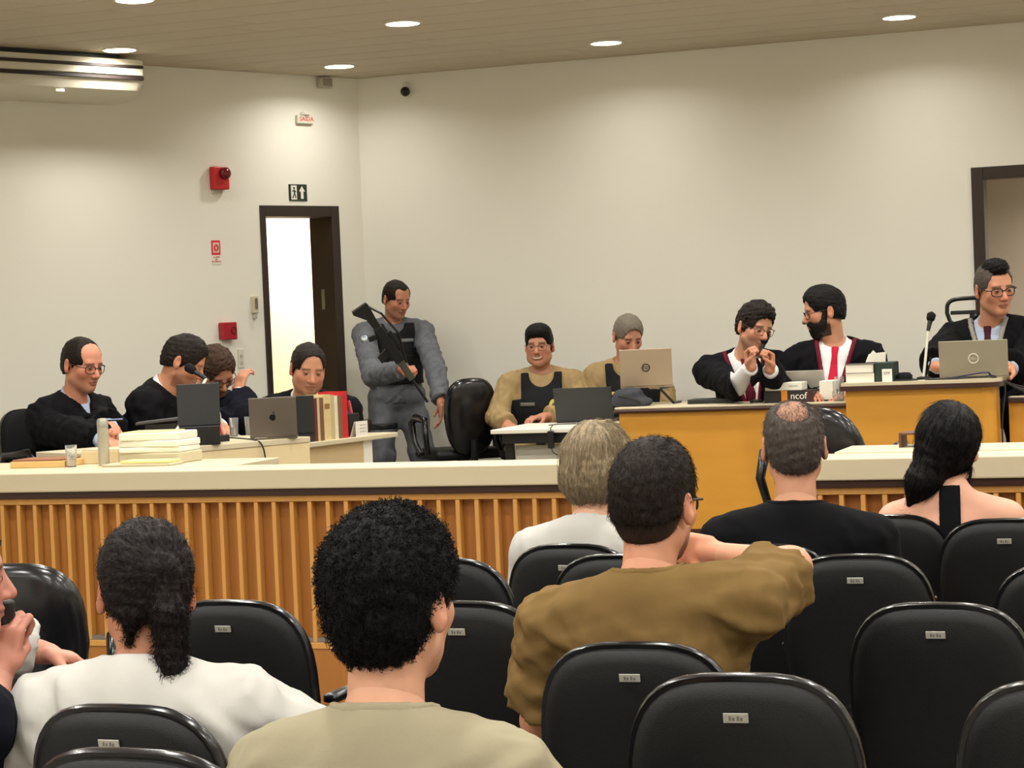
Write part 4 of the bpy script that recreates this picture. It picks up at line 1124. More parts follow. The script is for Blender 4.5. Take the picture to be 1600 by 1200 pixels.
# lawyers' desk
p = onbench(1011, 615, 12.12, ZD)
stand = thing('laptop_stand', 'dark folding stand raising the champagne laptop', 'laptop stand', (p[0], p[1], ZD), 0)
for g in (-1, 1):
    MB().tube([(0.10 * g - 0.02, 0.0, 0.095), (0.10 * g + 0.05, 0.04, 0.006), (0.10 * g + 0.05, 0.2, 0.006)], 0.008, 6).build('strut', M_black, stand)
    MB().box((0.10 * g - 0.02, 0.0, 0.092), (0.10 * g + 0.0, 0.22, 0.10)).build('arm', M_black, stand)
laptop('champagne laptop with round logo, raised on a stand at the end of the lawyers desk', (p[0], p[1], ZD), 14, 0.31, 0.225, 12, M_gold, 'hp', stand=0.1015)
p = onbench(988, 622, 11.96, ZD)
t = thing('backpack', 'dark grey rounded bag slumped beside the laptop stand', 'bag', (p[0] - 0.03, 11.99, ZD))
f = Field((-0.16, -0.1, -0.02), (0.16, 0.14, 0.18), 0.008); f.ell((0, 0.0, 0.045), (0.105, 0.07, 0.075), k=0.02); f.ell((0.03, 0.02, 0.02), (0.11, 0.07, 0.04), k=0.03); f.noise(0.004, 40, 4); X, Y, Z = f.grid(); f.keep(-Z + 0 * X)
V, Fq = f.mesh(); qmesh('bag_body', V, Fq, mat('dark_nylon', S(52, 54, 62), 0.7, bump=0.2, bscale=200), t)
MB().tube([(-0.05, -0.06, 0.07), (0.02, -0.085, 0.06), (0.09, -0.06, 0.03)], 0.006, 6).build('strap', M_black, t)
p = onbench(1110, 617, 12.05, ZD)
t = thing('closed_laptop', 'closed flat black laptop in front of the glasses-wearing lawyer', 'laptop', (p[0], p[1], ZD), rad(2), 'laptops on the desks')
MB().box((-0.14, 0, 0), (0.14, 0.2, 0.014), 0.003).build('base', M_black, t); MB().box((-0.14, 0, 0.0145), (0.14, 0.2, 0.026), 0.003).build('lid', M_lap_black, t)
def mic(label, p, ptop, phead, length=0.05, base=True):
    t = thing('microphone', label, 'microphone', tuple(p))
    a = np.array(ptop) - p; c = np.array(phead) - p
    MB().lathe([(0.04, 0.0), (0.04, 0.012), (0.02, 0.018)], 20).build('base', M_black, t, smooth=40)
    mid = a * 0.5 + np.array([0.0, 0.0, 0.0])
    MB().tube([(0, 0, 0.015), tuple(mid), tuple(a)], 0.0075, 8).build('stem', M_plastic, t, smooth=60)
    dv = unit(c - a); e = a + (c - a) * 0.55
    MB().tube([tuple(a), tuple(e)], [0.010, 0.014], 10).build('handle', M_black, t, smooth=60)
    b = MB().tube([tuple(e), tuple(e + (c - e) * 0.25), tuple(e + (c - e) * 0.8), tuple(c), tuple(c + dv * 0.008)], [0.016, 0.024, 0.026, 0.017, 0.003], 12); b.build('windscreen', M_fabric, t, smooth=60)
    return t
ym = 12.02
mic('silver gooseneck microphone with black head held at the lawyer with glasses', onbench(1182, 617, ym, ZD), aty(1187, 560, ym + 0.16), aty(1197, 519, ym + 0.2))
p = onbench(1245, 600, 12.14, ZD)
laptop('plain silver laptop between the two lawyers', p, 2, 0.33, 0.165, 10, M_silver, None)
p = onbench(1196, 622, 11.93, ZD)
B_ = 'law books lying on the lawyers desk'
t = book('thick black law book with orange band and white lettering, on the lawyers desk', (p[0], 11.90, ZD), 0, 0.29, 0.068, 0.17, M_black, standing=False)
MB().box((0, -0.001, 0.003), (0.285, -0.0002, 0.065)).build('spine', mat('black_cover', S(38, 34, 32), 0.5), t)
MB().box((0.10, -0.002, 0.0), (0.135, -0.0011, 0.068)).build('orange_band', mat('orange_band', S(226, 140, 40), 0.5), t)
text('lettering', 'ncof', 0.055, M_signw, t, (0.20, -0.0015, 0.036))
MB().box((0.245, -0.002, 0.0), (0.285, -0.0011, 0.068)).build('maroon_band', mat('maroon_band', S(70, 30, 34), 0.5), t)
t = thing('paper_stack', 'white bound document lying on the black law book', 'paper', (p[0] + 0.005, 11.905, ZD + 0.0685), 0)
MB().box((0, 0, 0), (0.215, 0.15, 0.046), 0.003).build('sheets', M_paper, t); MB().box((0.14, -0.001, 0.022), (0.19, -0.0001, 0.03)).build('print', M_greyp, t)
t = thing('paper_stack', 'tall white document stack just right of the black law book', 'paper', (p[0] + 0.31, 11.95, ZD), 0)
MB().box((0, 0, 0), (0.075, 0.2, 0.055), 0.002).build('sheets', M_paper, t); MB().box((0, 0.002, 0.0555), (0.078, 0.2, 0.115), 0.002).build('sheets', M_paper, t)
def glass(label, p, h=0.12, r=0.032, water=0.5):
    t = thing('drinking_glass', label, 'glass', tuple(p), 0, 'drinking glasses')
    MB().lathe([(r * 0.8, 0.0), (r, h), (r - 0.003, h), (r * 0.8 - 0.003, 0.006)], 20, cap=False).build('wall', M_glass, t, smooth=40)
    MB().lathe([(r * 0.8, 0.0), (r * 0.8 - 0.0035, 0.0055)], 20).build('bottom', M_glass, t)
    if water: MB().lathe([(r * 0.8 - 0.004, 0.007), (r * 0.8 + (r * 0.2) * water - 0.004, h * water)], 20).build('water', mat('water', (0.9, 0.92, 0.92), 0.02, trans=0.95), t)
    return t
glass('tall drinking glass of water at the right end of the lawyers desk', onbench(1312, 612, 11.9, ZD), 0.14, 0.027)
p = onbench(1290, 618, 11.93, ZD)
t = thing('phone', 'small dark phone lying before the bearded lawyer', 'phone', (p[0], p[1], ZD), rad(8)); MB().box((-0.06, 0, 0), (0.06, 0.075, 0.009), 0.003).build('case', M_black, t); MB().box((-0.055, 0.005, 0.0091), (0.055, 0.07, 0.0098)).build('screen', M_screen, t)
# judge bench
yj = 11.70
p = onbench(1321, 595, yj, ZB); sJ = 282.0
t = book('white paged thick book at the bottom of the pile on the judge bench', (p[0], yj, ZB), 0, 0.16, 0.05, 0.2, M_white, standing=False, group='books on the judge bench')
t = book('white paged thick book on top of the pile on the judge bench', (p[0], yj, ZB + 0.0505), 1, 0.16, 0.05, 0.2, M_grey, standing=False, group='books on the judge bench')
t = thing('green_book', 'dark green book box with white label beside the white pile', 'book', (p[0] + 0.165, yj, ZB), 0)
MB().box((0, 0, 0), (0.105, 0.18, 0.108), 0.006).build('cover', mat('dark_green_cover', S(34, 52, 44), 0.5), t); MB().box((0.04, -0.001, 0.0), (0.095, -0.0001, 0.07)).build('white_label', M_signw, t)
text('label_print', 'STF', 0.022, M_grey, t, (0.067, -0.0014, 0.045))
t = thing('folded_note', 'small pale folded paper note on top of the book pile', 'paper', (p[0] + 0.105, yj + 0.06, ZB + 0.1085), rad(10))
MB().prism([(0, 0), (0.11, 0), (0.115, 0.055), (0.06, 0.05), (0.045, 0.066), (0.03, 0.05)], 0, 0.003).build('front_sheet', M_paper, t)
b = MB().prism([(0, 0), (0.11, 0), (0.10, 0.045), (0.02, 0.045)], 0.0, 0.003); b.v = [(x, 0.004 + z * 0.6 + y, z) for x, y, z in b.v]; b.build('back_sheet', M_paper, t)
p = onbench(1413, 589, yj + 0.06, ZB)
t = thing('speaker_puck', 'round black conference speaker puck on the judge bench', 'speaker', (p[0], p[1], ZB)); MB().lathe([(0.075, 0), (0.075, 0.006), (0.05, 0.012)], 24).build('base', M_black, t, smooth=30); MB().lathe([(0.045, 0.0125), (0.045, 0.03), (0.03, 0.045), (0.01, 0.047)], 24).build('dome', M_fabric, t, smooth=60)
yk = 11.86
mic('slanted black microphone on a silver stem before the judge', onbench(1443, 586, yk, ZB), aty(1450, 517, yk + 0.05), aty(1456, 489, yk + 0.08))
p = onbench(1522, 588, 11.78, ZB)
laptop('silver laptop with round logo on the judge bench', p, 6, 0.37, 0.20, 8, mat('olive_silver_shell', S(164, 156, 134), 0.45, metal=0.3), 'dell')
def cord(label, pts, r=0.004, m=M_cord, name='cable'):
    P = [np.array(q, float) for q in pts]; out = []
    for i in range(len(P) - 1):
        a, b_, c, d = P[max(i - 1, 0)], P[i], P[i + 1], P[min(i + 2, len(P) - 1)]
        for t_ in np.linspace(0, 1, 8, endpoint=False):
            out.append(0.5 * (2 * b_ + (c - a) * t_ + (2 * a - 5 * b_ + 4 * c - d) * t_ ** 2 + (3 * b_ - a - 3 * c + d) * t_ ** 3))
    out.append(P[-1])
    return tag(MB().tube(out, r, 6).build(name, m, None, smooth=180), label, 'cable')
xb = BX1
M_cordp = mat('purple_cord', S(60, 52, 74), 0.5)
for i, (z_, m_) in enumerate(((0.006, M_cord), (0.012, M_cordp), (0.009, M_cord))):
    cord(['black cable lying in front of the judge laptop', 'purple grey cable arching along the judge laptop', 'thin dark cable trailing off the judge bench corner'][i],
         [aty(1445 + 12 * i, 584, 11.72 + 0.012 * i) * [1, 1, 0] + [0, 0, ZB + 0.006], aty(1490, 586, 11.70 + 0.014 * i) * [1, 1, 0] + [0, 0, ZB + z_], aty(1540, 580, 11.69 + 0.01 * i) * [1, 1, 0] + [0, 0, ZB + 0.012 + 0.022 * (i == 1)],
          (xb - 0.02, 11.72 + 0.03 * i, ZB + 0.008), (xb + 0.08 + 0.03 * i, 11.95, ZB - 0.05 - 0.02 * i), (xb + 0.3, 12.0 + 0.02 * i, ZD + 0.006 + 0.004 * i)], 0.0055, m_)
cord('black cable hanging down the gap beside the judge bench', [(xb + 0.005, 11.80, ZB + 0.004), (xb + 0.04, 11.78, ZB - 0.06), (xb + 0.02, 11.75, ZB - 0.3), (xb + 0.03, 11.75, DZ + 0.02)], 0.0045)
# officers' table
p = atz(915, 660, ZT)
laptop('large black laptop on the officers table', (p[0], p[1], ZT), 6, 0.36, 0.215, 20, M_lap_black, None)
p = aty(861, 672, yt - 0.012)
t = thing('power_adapter', 'black laptop power adapter hanging off the front of the officers table', 'power adapter', (p[0], yt - 0.02, p[2] - 0.0))
MB().box((-0.018, -0.012, -0.105), (0.018, 0.012, -0.005), 0.004).build('brick', M_black, t)
MB().tube([(0.0, 0, -0.004), (0.0, 0.0, 0.012), (0.0, 0.05, 0.028), (-0.05, 0.12, 0.022), (-0.04, 0.2, 0.022), (0.1, 0.25, 0.022)], 0.003, 6).build('cord', M_cord, t, smooth=180)
MB().tube([(0.0, 0, -0.105), (0.01, 0.0, -0.13), (0.06, 0.02, -0.16), (0.14, 0.05, -0.19)], 0.003, 6).build('plug_cord', M_cord, t, smooth=180)
# prosecutors' desk (local frame along the wall)
def pd(x, y, z=0.0): return pr[0] + LX[0] * x - LN[0] * y, pr[1] + LX[1] * x - LN[1] * y, 1.03 + z
def onpd(u, v, z=1.03): return atz(u, v, z)
lr = math.degrees(LA)
p = onpd(428, 686); laptop('grey laptop with apple logo on the prosecutors desk', (p[0], p[1], 1.03), lr - 38, 0.24, 0.205, 10, M_grey, 'apple')
p = onpd(459, 682); laptop('black laptop half hidden behind the grey one on the prosecutors desk', (p[0] - 0.02, p[1] + 0.04, 1.03), lr - 30, 0.22, 0.20, 8, M_lap_black, None)
p = onpd(313, 696)
t = thing('monitor', 'black monitor on a box stand with its back to the audience', 'monitor', (p[0], p[1], 1.03), rad(28))
MB().box((-0.10, 0.0, 0), (0.10, 0.16, 0.095), 0.004).build('stand_box', M_black, t)
m_ = MB().box((-0.105, 0, 0), (0.105, 0.02, 0.21), 0.004).build('housing', M_lap_black, t, loc=(0, 0.05, 0.0955)); m_.rotation_euler = (rad(-3), 0, 0)
MB().box((-0.098, 0.0201, 0.008), (0.098, 0.0212, 0.2)).build('screen', M_screen, m_)
p = onpd(252, 690)
t = thing('keyboard_tray', 'slim grey tray tilted beside the black monitor', 'tray', (p[0], p[1], 1.03), rad(22))
b = MB().box((-0.13, 0.0, 0.0), (0.12, 0.14, 0.014), 0.003); b.v = [(x, y, z + 0.10 + 0.08 * x) for x, y, z in b.v]; b.build('tray', mat('charcoal_plastic', S(70, 70, 70), 0.5), t)
MB().box((-0.09, 0.05, 0), (0.08, 0.12, 0.094), 0.004).build('foot', M_black, t)
p = onpd(305, 693); t = thing('white_adapter', 'white power adapter with looped cord below the black monitor', 'power adapter', (p[0] + 0.01, p[1] - 0.075, 1.03), 0.3)
MB().box((-0.02, -0.03, 0), (0.02, 0.0, 0.07), 0.005).build('brick', M_plastic, t)
MB().tube([(0.02, -0.02, 0.03), (0.07, -0.02, 0.03), (0.11, -0.02, 0.07), (0.09, -0.02, 0.11), (0.06, -0.02, 0.08), (0.07, -0.02, 0.03)], 0.004, 6).build('cord', M_cordw, t, smooth=180)
MB().box((0.055, -0.03, 0.035), (0.08, -0.01, 0.085), 0.004).build('plug', M_plastic, t)
glass('drinking glass left of the pair beside the grey laptop', onpd(366, 682), 0.10, 0.026)
glass('drinking glass right of the pair beside the grey laptop', onpd(390, 680), 0.10, 0.026)
p = onpd(352, 690)
t = thing('pen_rack', 'small dark rack of pens between monitor and drinking glasses', 'pen rack', (p[0], p[1], 1.03), LA)
MB().box((-0.03, 0, 0), (0.03, 0.06, 0.035), 0.004).build('holder', M_black, t)
for i, cc in enumerate((M_plastic, M_signr, M_plastic)): MB().tube([(-0.015 + 0.015 * i, 0.03, 0.0351), (-0.03 + 0.012 * i, 0.03, 0.15)], 0.004, 6).build('pen', cc, t)
p = onpd(292, 682)
hd = ats(292, 574, 300)
mic('dark gooseneck microphone rising before the bowed man at the desk', np.array(pd(-0.62, 0.36)), np.array(pd(-0.62, 0.36)) * 0 + ats(322, 592, 297), ats(291, 572, 296))
cord('thin black cable hanging down the front of the prosecutors desk, left one', [pd(-0.72, 0.08, 0.005), pd(-0.72, 0.0, 0.004), pd(-0.725, -0.012, -0.03), pd(-0.71, -0.012, -0.1), pd(-0.73, -0.012, -0.3)], 0.004)
cord('thin black cable hanging down the front of the prosecutors desk, right one', [pd(-0.40, 0.16, 0.02), pd(-0.34, 0.03, 0.006), pd(-0.32, -0.012, -0.02), pd(-0.30, -0.012, -0.1), pd(-0.29, -0.012, -0.3)], 0.004)
cord('grey cable curled on the prosecutors desk beside the grey laptop', [pd(-0.3, 0.07, 0.01), pd(-0.14, 0.06, 0.01), pd(-0.08, 0.05, 0.05), pd(-0.1, 0.05, 0.09), pd(-0.14, 0.06, 0.05), pd(-0.05, 0.04, 0.006)], 0.004, mat('grey_cord', S(150, 140, 125), 0.5))
# book table: row of books, pen cup, name card
G = 'books standing in a row on the book table'
ca, sa = math.cos(a2), math.sin(a2)
def bt(x, y, z=0.0): return (p0[0] + ca * x - sa * y, p0[1] + sa * x + ca * y, 0.97 + z)
def btx(u, v): q = onplane(u, v, [p0[0] - sa * 0.02, p0[1] + ca * 0.02, 0], [-sa, ca, 0]); return (q[0] - p0[0]) * ca + (q[1] - p0[1]) * sa
xa, xe = btx(484, 655), btx(546, 655); bw = xe - xa
cols = [((40, 34, 32), (214, 180, 90), 'black book with gold mark, first of the book row', 0.16, 0.25), ((104, 40, 40), None, 'maroon book second in the book row', 0.07, 0.235), ((206, 184, 140), None, 'thin beige book third in the book row', 0.06, 0.235), ((120, 84, 62), None, 'brown book fourth in the book row', 0.10, 0.235), ((216, 196, 140), (150, 110, 60), 'wide cream book in the middle of the book row', 0.18, 0.25), ((196, 176, 130), None, 'beige book right after the wide cream one', 0.09, 0.245), ((226, 218, 190), None, 'pale ivory book in the book row', 0.09, 0.24), ((128, 92, 64), None, 'brown book beside the red one in the row', 0.11, 0.235), ((196, 34, 38), None, 'bright red book at the right end of the book row', 0.14, 0.26)]
x = xa
for i, (c_, tc_, lb, fr, hh) in enumerate(cols):
    wv = bw * fr
    book(lb, bt(x, 0.03), math.degrees(a2), wv - 0.001, hh, 0.16, mat('book_cover_%d' % i, S(*c_), 0.55, var=0.12, vscale=40), tag_col=mat('book_tag_%d' % i, S(*tc_), 0.5) if tc_ else None, group=G); x += wv
xp = btx(563, 660)
t = thing('pen_cup', 'black mesh pen cup full of pens at the end of the books', 'pen cup', bt(xp, 0.10), a2)
MB().box((-0.055, -0.04, 0), (0.055, 0.04, 0.13), 0.006).build('cup', M_black, t)
rng = random.Random(4)
for i, c_ in enumerate([(200, 40, 40), (60, 80, 160), (220, 216, 200), (190, 50, 60), (40, 40, 44), (210, 90, 80), (60, 70, 120)]):
    xx = -0.042 + 0.014 * i; MB().tube([(xx, rng.uniform(-0.02, 0.02), 0.1301), (xx + rng.uniform(-0.012, 0.012), rng.uniform(-0.02, 0.02), 0.175 + rng.uniform(0, 0.03))], 0.0055, 6).build('pen', mat('pen_%d' % i, S(*c_), 0.4), t)
xn = btx(563, 670)
t = thing('name_card', 'white folded name card standing in front of the pen cup', 'card', bt(xn, 0.0), a2)
b = MB().box((-0.06, 0.01, 0), (0.06, 0.012, 0.085)); b.build('front_leaf', M_signw, t); b = MB().box((-0.06, 0.0, 0), (0.06, 0.002, 0.085)); b.v = [(x_, y_ + 0.05 - 0.38 * z_, z_) for x_, y_, z_ in b.v]; b.build('back_leaf', M_signw, t)
for i in range(3): MB().box((-0.02, 0.0088, 0.025 + 0.018 * i), (0.045, 0.0098, 0.030 + 0.018 * i)).build('print_line', M_greyp, t)
# things on the side table behind the railing
ZS = 1.0
def ons(u, y): q = aty(u, 725, y); return np.array([q[0], y, ZS])
p = ons(58, 8.36); t = thing('manila_folder', 'tan folder lying open-edged at the far left of the side table', 'folder', p, rad(3))
MB().box((-0.14, 0, 0), (0.14, 0.2, 0.03), 0.004).build('cover', M_manila, t); MB().box((-0.13, 0.005, 0.0305), (0.12, 0.19, 0.038), 0.002).build('sheet', mat('brown_card', S(150, 96, 66), 0.6), t)
glass('small drinking glass on the side table between folder and steel bottle', ons(112, 8.38), 0.10, 0.027)
p = ons(163, 8.42); t = thing('steel_bottle', 'tall silver steel water bottle standing on the side table', 'bottle', p)
M_bottle = mat('brushed_bottle', S(190, 184, 168), 0.35, metal=0.6)
MB().lathe([(0.024, 0), (0.025, 0.005), (0.025, 0.175)], 24).build('body', M_bottle, t, smooth=40); MB().lathe([(0.0255, 0.1755), (0.0255, 0.205), (0.020, 0.215), (0.008, 0.217)], 24).build('cap', mat('bottle_cap', S(176, 172, 160), 0.3, metal=0.5), t, smooth=40)
PS = 'document piles on the side table'
p = ons(232, 8.48)
for i, (wd_, hh, cc, lb) in enumerate([(0.32, 0.05, M_cream, 'cream folder at the bottom of the document pile behind the bottle'), (0.31, 0.025, M_paper, 'thin white document second in the pile behind the bottle'), (0.31, 0.03, M_paper, 'white document third in the pile behind the bottle'), (0.30, 0.035, M_white, 'yellow topped document on top of the pile behind the bottle')]):
    zz = [0, 0.0505, 0.076, 0.1065][i]
    t = thing('document', lb, 'paper', (p[0] + 0.006 * (i % 2), p[1], ZS + zz), rad((-3, 2, -2, 4)[i]), PS)
    MB().box((-wd_ / 2, 0, 0), (wd_ / 2, 0.21, hh), 0.006).build('sheets', cc, t)
    if i == 3: MB().box((-wd_ / 2 + 0.01, 0.01, hh + 0.0003), (wd_ / 2 - 0.06, 0.2, hh + 0.004)).build('yellow_sheet', M_yellowp, t)
p = ons(212, 8.32); t = thing('document', 'flat cream open file lying in front of the document pile', 'paper', p, rad(2))
MB().box((-0.17, 0, 0), (0.17, 0.13, 0.012), 0.004).build('sheets', M_cream, t); MB().box((-0.08, 0.004, 0.0123), (0.16, 0.125, 0.026), 0.004).build('yellow_sheet', M_yellowp, t)
p = ons(160, 8.52); t = thing('document', 'small cream box file standing behind the drinking glass', 'paper', (p[0] - 0.03, 8.55, ZS), rad(0)); MB().box((-0.1, 0, 0), (0.1, 0.12, 0.06), 0.004).build('sheets', M_creamd, t); MB().box((-0.095, 0.005, 0.0603), (0.095, 0.115, 0.065)).build('lid', M_cream, t)
# wooden tray behind the right railing
p = atz(1418, 704, 1.0)
t = thing('wooden_tray', 'small brown wooden letter tray on the clerk table by the long-haired woman', 'tray', (p[0], 8.50, 1.005), 0)
M_brown = mat('brown_tray_wood', S(96, 56, 30), 0.5, var=0.15)
for lo_, hi_ in (((-0.05, 0, 0), (-0.04, 0.15, 0.05)), ((0.04, 0, 0), (0.05, 0.15, 0.05)), ((-0.05, 0, 0.0505), (0.05, 0.15, 0.058))): MB().box(lo_, hi_).build('board', M_brown, t)

# office chairs
office_chair('black office chair beside the standing officer, turned sideways', *(ats(738, 662, 243) + 0.25 * np.array([-math.sin(rad(40)), math.cos(rad(40)), 0]))[:2], DZ, 40, back_h=0.5, top=0.95, w=0.35, m=M_vinyl)
office_chair('large black swivel chair behind the right railing, behind the bald man head', float(aty(1300, 690, 8.95)[0]), 9.02, DZ, -6, back_h=0.6, top=0.885, w=0.42, m=M_vinyl, e=2.4)
q = atz(36, 880, 0.93)
office_chair('dark office chair with curved top rim at the left edge before the railing', q[0] - 0.12, q[1] + 0.25, 0.0, 12, back_h=0.5, top=0.93, w=0.46, m=M_fabric, e=3.2)

# ------------------------------------------------------------------ hair and cloth materials
def hairmat(name, c, rough=0.5, var=0.35, vs=120, bump=0.5): return mat(name, S(*c), rough, var=var, vscale=vs, bump=bump, bscale=160, spec=0.15, stretch=(1, 1, 0.35))
H_black = hairmat('black_hair', (18, 16, 16)); H_brown = hairmat('dark_brown_hair', (34, 27, 23)); H_pony = hairmat('brown_black_hair', (30, 24, 23))
H_grey = hairmat('grey_blond_hair', (150, 134, 108), 0.5, 0.4); H_sgrey = hairmat('short_grey_hair', (126, 118, 104)); H_curly = hairmat('curly_black_hair', (18, 17, 18), 0.6)
H_mid = hairmat('mid_brown_hair', (70, 52, 40)); H_beard = hairmat('black_beard', (30, 24, 22)); H_stub = hairmat('cropped_grey_hair', (84, 76, 70), 0.6)
C_beige = cloth('beige_cotton', (150, 142, 118)); C_white = cloth('white_cotton', (188, 186, 180)); C_brown = cloth('brown_cotton', (118, 94, 56)); C_blackT = cloth('black_cotton', (13, 14, 16))
C_robe = cloth('black_robe_cloth', (12, 12, 15), 0.8); C_suit = cloth('black_suit_cloth', (14, 14, 18), 0.8); C_trouser = cloth('dark_trouser_cloth', (36, 36, 42)); C_shoe = mat('black_shoe_leather', S(20, 19, 19), 0.4)
C_bluesh = cloth('light_blue_shirt', (186, 198, 220)); C_whitesh = cloth('white_shirt', (232, 232, 232)); C_navy = cloth('navy_cloth', (18, 20, 30))
C_redtie = cloth('red_tie', (190, 30, 58), 0.6); C_maroon = cloth('maroon_tie', (96, 26, 40), 0.6); C_darktie = cloth('plum_tie', (70, 28, 44), 0.6); C_greytie = cloth('grey_tie', (86, 84, 92), 0.6)
C_sash = cloth('maroon_sash', (104, 24, 44), 0.7); C_silver = cloth('silver_cord_trim', (150, 146, 136), 0.6)
C_grey = mat('grey_police_cloth', S(100, 103, 108), 0.85, var=0.45, vscale=16, bump=0.2, bscale=200, spec=0.25)
C_tan = cloth('tan_police_shirt', (166, 142, 100)); C_tanp = cloth('tan_police_trouser', (170, 146, 102)); C_vest = mat('black_vest_nylon', S(20, 21, 24), 0.75, spec=0.2, bump=0.3, bscale=90, var=0.2, vscale=30)
M_frame = mat('dark_glasses_frame', S(40, 32, 34), 0.35); M_thin = mat('thin_glasses_frame', S(90, 76, 70), 0.3, metal=0.4)
def dress(f, shoe=True, tr=None):
    f.trousers(tr or C_trouser)
    if shoe: f.shoes(C_shoe)

# ================================================================== the audience, seen from behind
# --- man with curly black hair, beige T-shirt
f = Fig('person with curly black hair and beige T-shirt seen from behind, bottom centre', ats(612, 943, 985), body=6, face=-6, pitch=0, lean=0.05, k=1.08, skin=(204, 152, 124), sw=0.175, side=-0.035)
f.body(bare=1, headh=0.004)
f.top('t_shirt', C_beige, d=0.016, sleeve=0.7, sd=0.02, flare=0.012, neck=0.064, h=0.007, fold=0.0065, ff=14, seed=7, aniso=(0.5, 1, 1.4), rib=True)
f.hair(H_curly, t=0.008, top=0.012, nape=-0.10, noise=0.002, nf=130, slope=0.5, h=0.0045, seed=2,
       ops=[('ell', (0, -0.015, 0.048), (0.085, 0.102, 0.082), dict(k=0.03)), ('ell', (0, 0.125, -0.03), (0.085, 0.085, 0.11), dict(k=0.01, op='s'))] + [('ell', (0.10 * g, 0.03, -0.055), (0.032, 0.052, 0.062), dict(k=0.01, op='s')) for g in (-1, 1)] + [('ell', (0.105 * g, -0.012, -0.02), (0.03, 0.02, 0.03), dict(k=0.01, op='s')) for g in (-1, 1)],
       strand=[dict(n=9000, length=0.011, rad=0.0009, flow=away, seed=1, lift=0.5, curl=0.0026, seg=6, jitter=1.0), dict(n=1500, length=0.014, rad=0.0007, flow=away, seed=3, lift=0.2, where=lambda V: (V[:, 2] < -0.06))])
dress(f)

# --- woman with ponytail, white blouse
f = Fig('woman in a white blouse with a low dark ponytail, lower left', ats(228, 924, 775), body=10, face=33, pitch=8, lean=0.06, k=1.08, skin=(186, 128, 100), sw=0.185, roll=2,
        arms={'R': ((0.33, 0.10, 0.62), (0.22, 0.30, 0.60)), 'L': ((-0.33, 0.10, 0.62), (-0.22, 0.30, 0.60))}, neck=(0, -0.03, -0.10))
f.body(bare=1)
f.top('blouse', C_white, d=0.028, sleeve=0.92, sd=0.036, flare=0.03, neck=0.067, h=0.008, fold=0.007, ff=13, seed=12, aniso=(1.2, 1, 0.5), neckz=0.01)
def tail(V): return V[:, 2] < -0.03
f.hair(H_pony, t=0.010, nape=-0.055, noise=0.001, nf=120, slope=0.5, lo=(-0.15, -0.22, -0.3),
       ops=[('ell', (0.022, -0.108, 0.03), (0.036, 0.026, 0.034), dict(k=0.015)), ('cone', (0.025, -0.115, 0.02), (0.034, -0.12, -0.05), 0.024, 0.027, dict(k=0.012)), ('cone', (0.034, -0.12, -0.05), (0.036, -0.112, -0.145), 0.029, 0.027, dict(k=0.012)),
            ('cone', (0.036, -0.112, -0.145), (0.03, -0.105, -0.185), 0.024, 0.012, dict(k=0.012)), ('cone', (-0.03, -0.085, -0.05), (-0.035, -0.07, -0.095), 0.014, 0.006, dict(k=0.02)), ('noise', 0.0012, 260, 5, dict())],
       strand=[dict(n=3500, length=0.035, rad=0.0006, flow=lambda P: np.array([0.022, -0.125, 0.03]) - P, seed=4, lift=0.0, jitter=0.04, where=lambda V: V[:, 2] > -0.03),
               dict(n=1800, length=0.026, rad=0.0009, flow=lambda P: np.tile([0.0, 0, -1.0], (len(P), 1)), seed=5, lift=0.2, curl=0.004, jitter=0.4, where=tail)])
dress(f)

# --- man in brown T-shirt, right arm raised to his chin
hd = ats(1022, 790, 690)
el = ats(1236, 886, 672); wr = ats(1112, 868, 655) + np.array([0.0, 0.04, 0.0])
f = Fig('man in a brown T-shirt with glasses, right elbow raised sideways, seen from behind', hd, body=4, face=-8, pitch=3, lean=0.0, k=1.08, skin=(206, 146, 116), sw=0.20,
        arms={'R': (el, wr, dict(curl=1.0, palm=(0, -1, 0)), (0.0, 0.0, 0.045)), 'L': ((-0.27, 0.02, 0.60), (-0.20, 0.26, 0.60))}, neck=(-0.005, -0.03, -0.11))
f.body(bare=1, stub=0.6)
f.top('t_shirt', C_brown, d=0.020, sleeve={'R': 0.66, 'L': 0.8}, sd=0.026, flare=0.018, neck=0.066, h=0.008, fold=0.006, ff=15, seed=21, aniso=(0.8, 1, 0.9), rib=True)
f.hair(H_brown, t=0.006, top=0.012, nape=-0.035, noise=0.0012, slope=0.35, strand=[dict(n=6000, length=0.010, rad=0.0006, flow=away, seed=6, lift=0.3, jitter=0.35)])
f.hair(hairmat('faded_brown_hair', (52, 41, 34)), t=0.0015, nape=-0.085, noise=0, name='faded_hair', slope=0.5, strand=[dict(n=2500, length=0.006, rad=0.0005, flow=away, seed=16, lift=0.3, jitter=0.4)])
f.glasses(M_frame, r=0.0028)
dress(f)

# --- grey-haired woman, white shirt
f = Fig('grey-haired woman in a white shirt seen from behind, before the gap in the railing', ats(933, 736, 500), body=-4, face=-10, pitch=10, lean=0.02, k=1.06, skin=(210, 160, 132), neck=(0, -0.02, -0.11))
f.body(bare=0)
f.top('shirt', C_white, d=0.02, sleeve=1.9, sd=0.018, neck=0.062, collar=0.05, fold=0.003, ff=18, seed=31, h=0.010)
f.hair(H_grey, t=0.02, top=0.012, nape=-0.115, noise=0.0015, nf=70, slope=0.1, h=0.006,
       ops=[('ell', (0, -0.03, -0.02), (0.090, 0.090, 0.095), dict(k=0.03)), ('ell', (0, 0.12, -0.03), (0.08, 0.085, 0.11), dict(k=0.01, op='s'))],
       strand=[dict(n=4000, length=0.06, rad=0.0009, flow=away, seed=8, lift=0.03, jitter=0.10)])
dress(f)

